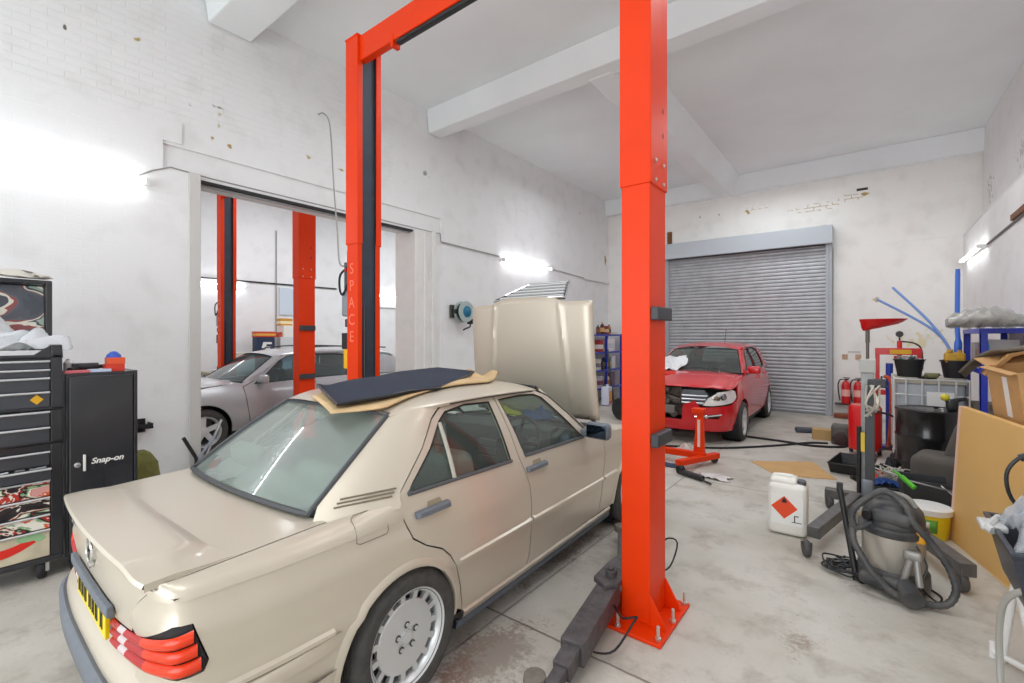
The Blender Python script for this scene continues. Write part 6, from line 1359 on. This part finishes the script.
t = thing('blue_jack', 'blue upright long ram jack between the press and the plastic tank', 'jack', (.215, 9.12, 0)); B().cyl((0, 0, .05), (0, 0, 1.30), .045, n=18).make('ram_tube', mat('jack blue', '#1d3a9a', .4), t); B().b2(-.1, .1, -.1, .1, 0, .05).b2(-.06, .06, -.06, .06, .92, .96).make('base_plate', mat('jack blue', '#1d3a9a', .4), t, smooth=0)
tag(B().tube([(.20, 9.0, 0), (.235, 8.97, .5), (.235, 8.97, 1.02), (.16, 9.05, 1.10)], .028, 8, 3).make('bent_bar', mat('rusty orange', '#c9552c', .6, noise=(12, .3))), 'rusty orange bent bar beside the white caged tank', 'bar')
# ------------------------------------------------------------------ caged plastic tank, drum, buckets
cage = mat('galvanised cage', '#dcdcda', .4, .4); 
t = thing('caged_tank', 'translucent plastic tank in a white wire cage by the side wall', 'tank', (.60, 8.47, 0), 0); B().rbox((0, 0, .62), (.66, .88, .98), .05).make('plastic_tank', mat('cloudy plastic', '#aeb4ba', .45), t); PLt = B().b2(-.36, .36, -.48, .48, 0, .12).make('pallet_base', dk, t, smooth=0, bevel=.01)
for z in (.16, .48, .72, .95, 1.15): B().tube([(-.36, -.48, z), (.36, -.48, z), (.36, .48, z), (-.36, .48, z)], .013, 6, closed=True).make('cage_rail', cage, t)
for x in (-.36, -.24, -.08, .08, .24, .36):
    for y in (-.48, .48): B().tube([(x, y, .12), (x, y, 1.15)], .012, 6).make('cage_bar', cage, t)
for y in (-.24, 0, .24):
    for x in (-.36, .36): B().tube([(x, y, .12), (x, y, 1.15)], .012, 6).make('cage_bar', cage, t)
B().b2(-.34, .34, -.46, .46, 1.10, 1.135).make('tank_lid', mat('dusty board', '#b9b2a3', .8), t, smooth=0); B().lathe([(.10, 1.135), (.10, 1.165), (.05, 1.17)], n=24).make('filler_cap', BLACK, t)
B().b2(-.04, .22, -.497, -.492, .80, 1.0).make('white_notice', WHITE, t, smooth=0)
t = thing('oil_drum', 'black steel oil drum in front of the caged tank', 'drum', (.50, 6.98, 0)); b = B(); pr = [(.285, 0), (.29, .01), (.285, .03)]; 
for z in (.30, .60): pr += [(.283, z-.025), (.292, z), (.283, z+.025)]
b.lathe(pr+[(.283, .87), (.292, .885), (.288, .90), (.275, .89)], n=48); b.make('drum_body', mat('glossy black drum', '#1d1c1d', .25, 0, .3, noise=(4, .2)), t); B().lathe([(.275, .878), (.02, .88)], n=40).make('drum_lid', mat('dusty drum lid', '#9b8f86', .7, noise=(6, .4)), t); B().lathe([(.035, .88), (.035, .90), (.02, .905)], (.13, .1, 0), n=16).make('bung', STEEL, t); 
def bucket(x, y, z, label, r=.165, h=.235):
    t = thing('bucket', label, 'bucket', (x, y, z)); B().lathe([(r*.72, 0), (r*.74, .005), (r*.96, h-.01), (r*1.05, h-.008), (r*1.05, h), (r*.94, h), (r*.70, .02), (.01, .015)], n=32).make('bucket_body', mat('black bucket', '#222326', .5), t); B().tube([(r*1.0*cos(a), r*1.0*sin(a)*.95, h-.02+.03*sin(a*1.0)) for a in [pi*i/12 for i in range(13)]], .006, 6).make('bail', STEEL, t); return t
bucket(.40, 8.22, 1.168, 'black bucket full of fittings on the caged tank beside the press'); 
b = B(); random.seed(41)
for i in range(12): b.cyl((.40+random.uniform(-.1, .1), 8.22+random.uniform(-.1, .1), 1.36), (.40+random.uniform(-.12, .12), 8.22+random.uniform(-.12, .12), 1.41+random.uniform(0, .04)), .018, n=8)
tag(b.make('pipe_fittings', mat('grey fittings', '#8a8a88', .45, .4)), 'grey pipe fittings heaped in the bucket beside the press', 'fittings', kind='stuff')
bucket(.86, 8.30, 1.168, 'black bucket holding blue tubes and yellow pieces on the caged tank', .15, .23)
t = thing('yellow_fitting', 'yellow plastic fitting sticking out of the bucket of blue tubes', 'fitting', (.85, 8.26, 1.33)); B().rbox((0, 0, .10), (.20, .16, .14), .03).make('fitting_body', mat('mustard plastic', '#d8a62c', .5, noise=(14, .3)), t); B().cyl((-.05, -.05, .17), (-.05, -.05, .21), .03, n=14).cyl((.05, 0, .17), (.05, 0, .20), .025, n=14).make('spigot', mat('mustard plastic', '#d8a62c', .5), t)
bl_ = mat('blue plastic tube', '#3f6fd0', .4); bl2 = mat('pale blue tube', '#6f93cf', .4)
tag(B().tube([(.875, 8.33, 1.25), (.895, 8.36, 1.62), (.89, 8.40, 1.85), (.905, 8.5, 2.55)], .026, 8, 4, rad=lambda q: .040 if q < .35 else .026).cyl((.905, 8.5, 2.55), (.905, 8.5, 2.60), .024, n=10).make('blue_tube', bl_), 'thick upright blue tube standing in the bucket against the corner', 'tube')
for k, (x, y, z) in enumerate(((.25, 8.9, 2.43), (.075, 8.9, 2.26))):
    tag(B().tube([(.84, 8.30, 1.30), (.81, 8.38, 1.55), (.62+.0*k, 8.55, 1.92-.08*k), (x, y, z)], .017, 8, 6).make('blue_tube', bl2), ('longer pale blue tube slanting out of the bucket towards the shutter', 'lower pale blue tube slanting out of the bucket towards the shutter')[k], 'tube')
b = B(); random.seed(44); b.rbox((.62, 8.15, 1.20), (.14, .1, .06), .02); b.cyl((.55, 8.1, 1.19), (.70, 8.2, 1.21), .02, n=10)
tag(b.make('old_valve', mat('olive brass', '#7b7a55', .5, .4)), 'dull brass valve lying on the caged tank between the buckets', 'valve')
# grey seat
sg = mat('charcoal seat cloth', '#5e5953', .9, noise=(5, .15), bump=(70, .25)); t = thing('car_seat', 'charcoal car seat standing against the black drum', 'car seat', (.56, 6.33, 0), -14); B().rbox((0, 0, .30), (.44, .46, .46), .09, 5).make('seat_cushion', sg, t); B().rbox((.13, .12, .66), (.15, .42, .42), .07, 5, rot(0, 16, 0)).make('seat_back', sg, t); B().b2(-.2, .2, -.2, .2, 0, .10).make('seat_rail', DKSTEEL, t, smooth=0)
# ------------------------------------------------------------------ blue shelving against the side wall
rack('shelving_unit', 'blue metal shelving against the side wall with a wrapped bundle on top', .99, 1.40, (7.55, 8.72), 1.80, (.45, 1.33, 1.80), .065, .055)
t = thing('wrapped_bundle', 'long bumper wrapped in clear film on top of the side wall shelving', 'wrapped part', (1.05, 7.6, 1.805))
b = B(); n = 34
secs = []
for i in range(n+1):
    q = i/n; y = -.62+.95*q*0+(-.30+.05*sin(q*9)); x = -.37+.72*q; h = .20*(sin(pi*min(1, .10+q*.95))**.6); w_ = .16*(sin(pi*min(1, .12+q*.9))**.5)
    secs.append([V((x, y*.35+w_*cos(a)*1.2, .012+h*.5+h*.5*sin(a)*(1+.12*sin(5*a+q*20))+.012*sin(q*40+3*a))) for a in [2*pi*k/20 for k in range(20)]])
b.loft(secs); b.make('bumper_core', mat('dull grey part', '#a39d92', .3, .4, noise=(9, .6, '#5d5348')), t, smooth=60)
b = B(); b.loft([[p*1.0+V((0, 0, .0))+(p-V((p.x, -.1, .1)))*.10+V((.0, 0, .006*sin(j*2+i))) for j, p in enumerate(s_)] for i, s_ in enumerate(secs)], cap=False); b.make('clear_wrap', film('clear wrap', '#eef0ee', .3), t, smooth=50)
Z2 = 1.33
carton(1.22, 7.93, Z2, .28, .14, .34, '#dcd7d2', 'white carton on the side wall shelving under the wrapped bundle', '#cfcbd6'); crumple('blue_glove', (1.10, 7.70, Z2+.01), .14, .14, mat('bright blue film', '#3d8fe0', .4), 'bright blue plastic sheet bunched on the side wall shelving', 'plastic sheet', .22, 22, n=18)
carton(1.2, 8.15, Z2, .32, .22, .22, '#8d6f5c', 'brown carton on the side wall shelving', '#5d7d4e'); carton(1.2, 8.44, Z2, .32, .26, .3, '#b9b2aa', 'grey carton at the corner end of the side wall shelving')
t = thing('paint_sprayer', 'dark spray gun with yellow cup on the side wall shelving', 'spray gun', (1.10, 7.72, .98)); 
bpy.data.objects.remove(t)
carton(1.17, 7.8, .45, .34, .3, .36, '#6d6a68', 'dark grey carton on the bottom level of the side wall shelving'); carton(1.17, 8.3, .45, .34, .4, .42, '#9d8d77', 'tan carton on the bottom level of the side wall shelving')
t = thing('spray_gun', 'black spray gun with yellow cap lying on the drum lid', 'spray gun', (.70, 7.0, .885)); B().rbox((.0, 0, .07), (.10, .10, .12), .02).cyl((-.05, 0, .10), (.12, .05, .14), .022, n=12).make('gun_body', BLACK, t); B().ball((-.06, -.03, .15), .04, 14, 10).make('yellow_cap', mat('yellow cap', '#d2c735', .4), t); B().tube([(.05, .02, .05), (.10, .10, .02), (.0, .16, .015), (-.14, .12, .015)], .010, 7, 4).make('air_line', BLACK, t)
# ------------------------------------------------------------------ leaning panel and cartons
tan = mat('tan board', '#dcb06c', .6, noise=(3.5, .14, '#b98a4a')); card = mat('brown cardboard', '#c79a64', .75, noise=(5, .12))
t = thing('leaning_panel', 'large tan board leaning on its edge in front of the drum', 'board', (.60, 5.0, 0))
q = [V((-.073, .335, 0)), V((.135, -.48, 0)), V((.30, -1.05, 0)), V((.345, -1.05, 1.09)), V((.19, -.48, 1.10)), V((-.018, .29, 1.13))]
B().prism(q, (.045, .012, 0)).make('board', tan, t, smooth=0, bevel=.004); B().b2(-.004, .004, -.004, .004, 0, .001).make('board_corner', tan, t); 
b = B(); e0, e1 = V((-.070, .340, .0)), V((-.015, .295, 1.13)); b.prism([e0, e0+V((.045, .012, 0)), e1+V((.045, .012, 0)), e1], (-.012, .03, 0)); b.make('pink_edge_tape', mat('pinkish tape', '#e0b7a6', .6), t, smooth=0)
def open_box(b, w, d, h, th=.006): return bin_(b, w, d, h, th, 1.0)
t = thing('cardboard_carton', 'open brown cardboard carton tilted on top of the leaning tan board', 'carton', (1.01, 5.03, 1.09)); t.rotation_euler = (radians(5), radians(-9), radians(14))
b = B(); open_box(b, .42, .40, .40); b.make('carton_body', card, t, smooth=0)
fl = B(); fl.prism([(-.21, -.20, .405), (-.21, .20, .405), (-.25, .20, .40), (-.25, -.20, .40)], (0, 0, .006)); fl.make('flap', card, t, smooth=0); fl = B(); fl.prism([(-.21, .20, .405), (.21, .20, .405), (.21, .37, .44), (-.21, .37, .44)], (0, 0, .006)); fl.make('flap', card, t, smooth=0)
B().b2(-.2125, -.210, -.06, .0, .06, .36).make('address_label', mat('white address label', '#e9e6e2', .5), t, smooth=0)
t = thing('cardboard_carton', 'plain brown carton wedged behind the leaning tan board', 'carton', (1.06, 5.05, 0)); open_box(B(), .5, .6, 1.05).make('carton_body', card, t, smooth=0)
def drape(u, v):
    P_ = [(.60, 5.55, 1.39), (.68, 5.35, 1.52), (.76, 5.20, 1.60), (.90, 5.02, 1.63), (1.15, 4.85, 1.65)]
    x = v*4; i = min(int(x), 3); p = V(P_[i]).lerp(V(P_[i+1]), x-i); o = V((.10, .42, -.02)); return p+o*u+V((0, 0, .015*sin(u*8+v*6)-.02*(1-v)*sin(u*3)))
tag(B().grid(drape, 16, 24).make('rubber_sheet', mat('grey-brown rubber sheet', '#6f665a', .8, noise=(8, .25)), smooth=60, solid=.022), 'grey-brown rubber sheet curling over the open cardboard carton', 'rubber sheet')
tag(B().prism([(.0, 0, 0), (.12, -.10, .17), (.34, -.25, .25), (.36, -.25, .25), (.14, -.09, .15), (.03, .02, -.02)], (.03, .40, .0)).make('cardboard_sheet', card, loc=(.70, 5.16, 1.40), smooth=0), 'loose strip of cardboard sloping over the open carton under the rubber sheet', 'cardboard')
# dark tank on a white tubular stand
wt = mat('white painted tube', '#e3e3e0', .35); dp = mat('dark slate plastic', '#2f3440', .35, 0, .2)
t = thing('parts_washer', 'dark plastic parts tank on white tubular legs beside the cardboard', 'parts washer', (.78, 3.30, 0))
b = B(); b.loft([[V((x, y, z)) for x, y in ((-.28+i, -.30+i), (.28, -.30+i), (.28, .30-i), (-.28+i, .30-i))] for z, i in ((.44, .07), (.47, .05), (.70, .0), (.73, -.015), (.745, -.015), (.74, .01), (.50, .06))]); b.make('tank', dp, t, smooth=0, bevel=.012)
B().tube([(-.30, .0, .735), (-.31, .04, .74), (-.25, .20, .75)], .02, 8, 3).rbox((-.29, .10, .735), (.10, .14, .03), .01).make('pale_lip', mat('pale lip', '#c9cac8', .4), t)
for x0, y0 in ((-.21, -.02), (.2, -.02)): B().tube([(x0, y0, .45), (x0+.07, y0-.10, .0)], .019, 10).tube([(x0, y0+.12, .45), (x0-.03, y0+.22, 0.0)], .016, 10).make('leg', wt, t)
B().tube([(-.27, .22, .035), (-.10, .06, .035), (.2, .06, .035)], .016, 10).make('leg_brace', wt, t); B().tube([(-.27, .22, .0), (-.27, .22, .08)], .014, 8).make('brace_foot', wt, t)
B().tube([(-.14, -.30, .60), (-.22, -.27, .58), (-.28, -.20, .50), (-.295, -.12, .36), (-.29, -.08, .15), (-.285, -.16, .02), (-.2, -.35, .014)], .014, 8, 5).make('drain_hose', mat('grey hose', '#a5a39c', .5), t)
B().tube([(-.05, .14, .74), (-.20, .13, .85), (-.235, .12, 1.0), (-.18, .12, 1.10), (-.10, .12, 1.12)], .009, 7, 5).cyl((-.19, .12, 1.09), (-.14, .12, 1.115), .018, n=10).make('flexible_spout', BLACK, t)
crumple('clear_film', (.74, 3.28, .72), .40, .46, film('hazy film', '#cfd4da', .35), 'clear film bunched over the dark parts tank', 'plastic film', .20, 33, n=20, thick=.003)
t = thing('orange_bottle', 'orange-brown bottle standing under the dark parts tank', 'bottle', (.80, 3.62, 0)); B().lathe([(.07, 0), (.075, .01), (.075, .30), (.03, .36), (.03, .39)], n=20).make('bottle_body', mat('orange-brown plastic', '#c06a2a', .4), t); B().lathe([(.036, .385), (.036, .42), (.02, .42)], n=14).make('cap', BLACK, t)
# ------------------------------------------------------------------ end wall: extinguishers, notices, sign, vent
def extinguisher(x, label):
    t = thing('fire_extinguisher', label, 'fire extinguisher', (x, 12.13, .29)); B().lathe([(.07, 0), (.078, .012), (.08, .04), (.08, .38), (.06, .45), (.025, .475), (.022, .50)], n=26).make('cylinder', mat('extinguisher red', '#cf1a1c', .3, 0, .4), t); HDx = B().b2(-.02, .05, -.018, .018, .50, .53).b2(-.05, .07, -.012, .012, .54, .555).make('valve_head', BLACK, t, smooth=0, bevel=.003); B().tube([(-.02, 0, .51), (-.10, -.01, .50), (-.135, -.01, .38), (-.12, -.01, .18), (-.10, -.01, .06)], .012, 7, 5).make('discharge_hose', BLACK, t); B().lathe([(.0815, .16), (.0815, .30)], n=26, cap=False).make('paper_label', mat('label red-white', '#eeb0a8', .5), t); return t
extinguisher(-.43, 'red fire extinguisher on the end wall nearest the shutter'); extinguisher(-.22, 'red fire extinguisher partly hidden behind the engine crane mast')
tag(B().b2(-.62, .10, 12.05, D, .265, .29).make('extinguisher_shelf', BLACK, smooth=0, bevel=.003), 'narrow black shelf under the fire extinguishers on the end wall', 'shelf')
for x, s in ((-.45, 'small faded tan notice above the extinguisher nearest the shutter'), (-.22, 'small faded tan notice above the extinguisher behind the crane mast')): tag(B().b2(x-.05, x+.05, D-.04, D-.028, 1.22, 1.33).make('wall_notice', mat('faded tan notice', '#cdab8c', .6, noise=(22, .3)), smooth=0), s, 'notice')
tag(B().b2(-.40, -.18, D-.04, D-.028, 1.37, 1.40).make('wall_strip', mat('grey strip', '#c5c4c2', .6), smooth=0), 'thin grey strip above the two small tan notices', 'strip')
tag(B().b2(-4.27, -4.15, D-.03, D+.002, 4.06, 4.46).make('brown_panel', mat('brown board', '#7d4a1e', .6, noise=(9, .3)), smooth=0), 'small brown board high on the end wall beside the shutter hood', 'board')
tag(B().b2(-.25, -.06, D-.006, D+.02, 4.785, 4.835).make('wall_slot', BLACK, smooth=0), 'dark slot in the brickwork high above the roller shutter', 'slot'); tag(B().box((-1.02, 12.10, 4.10), (.5, .03, .02), rot(0, -2, 0)).make('rust_flake', mat('rust brown', '#5d4a3c', .8)), 'rusty strip lying along the top of the shutter hood', 'rusty strip')
# the tail of the saloon sits a touch askew to its flanks
for o in [c for a in SAL.children for c in [a]+list(a.children)+[d for e in a.children for d in e.children]]:
    for v in o.data.vertices:
        if v.co.y < -.5: v.co.y -= .054*v.co.x*min(1, (-.5-v.co.y)/.38)
bpy.context.view_layer.update()
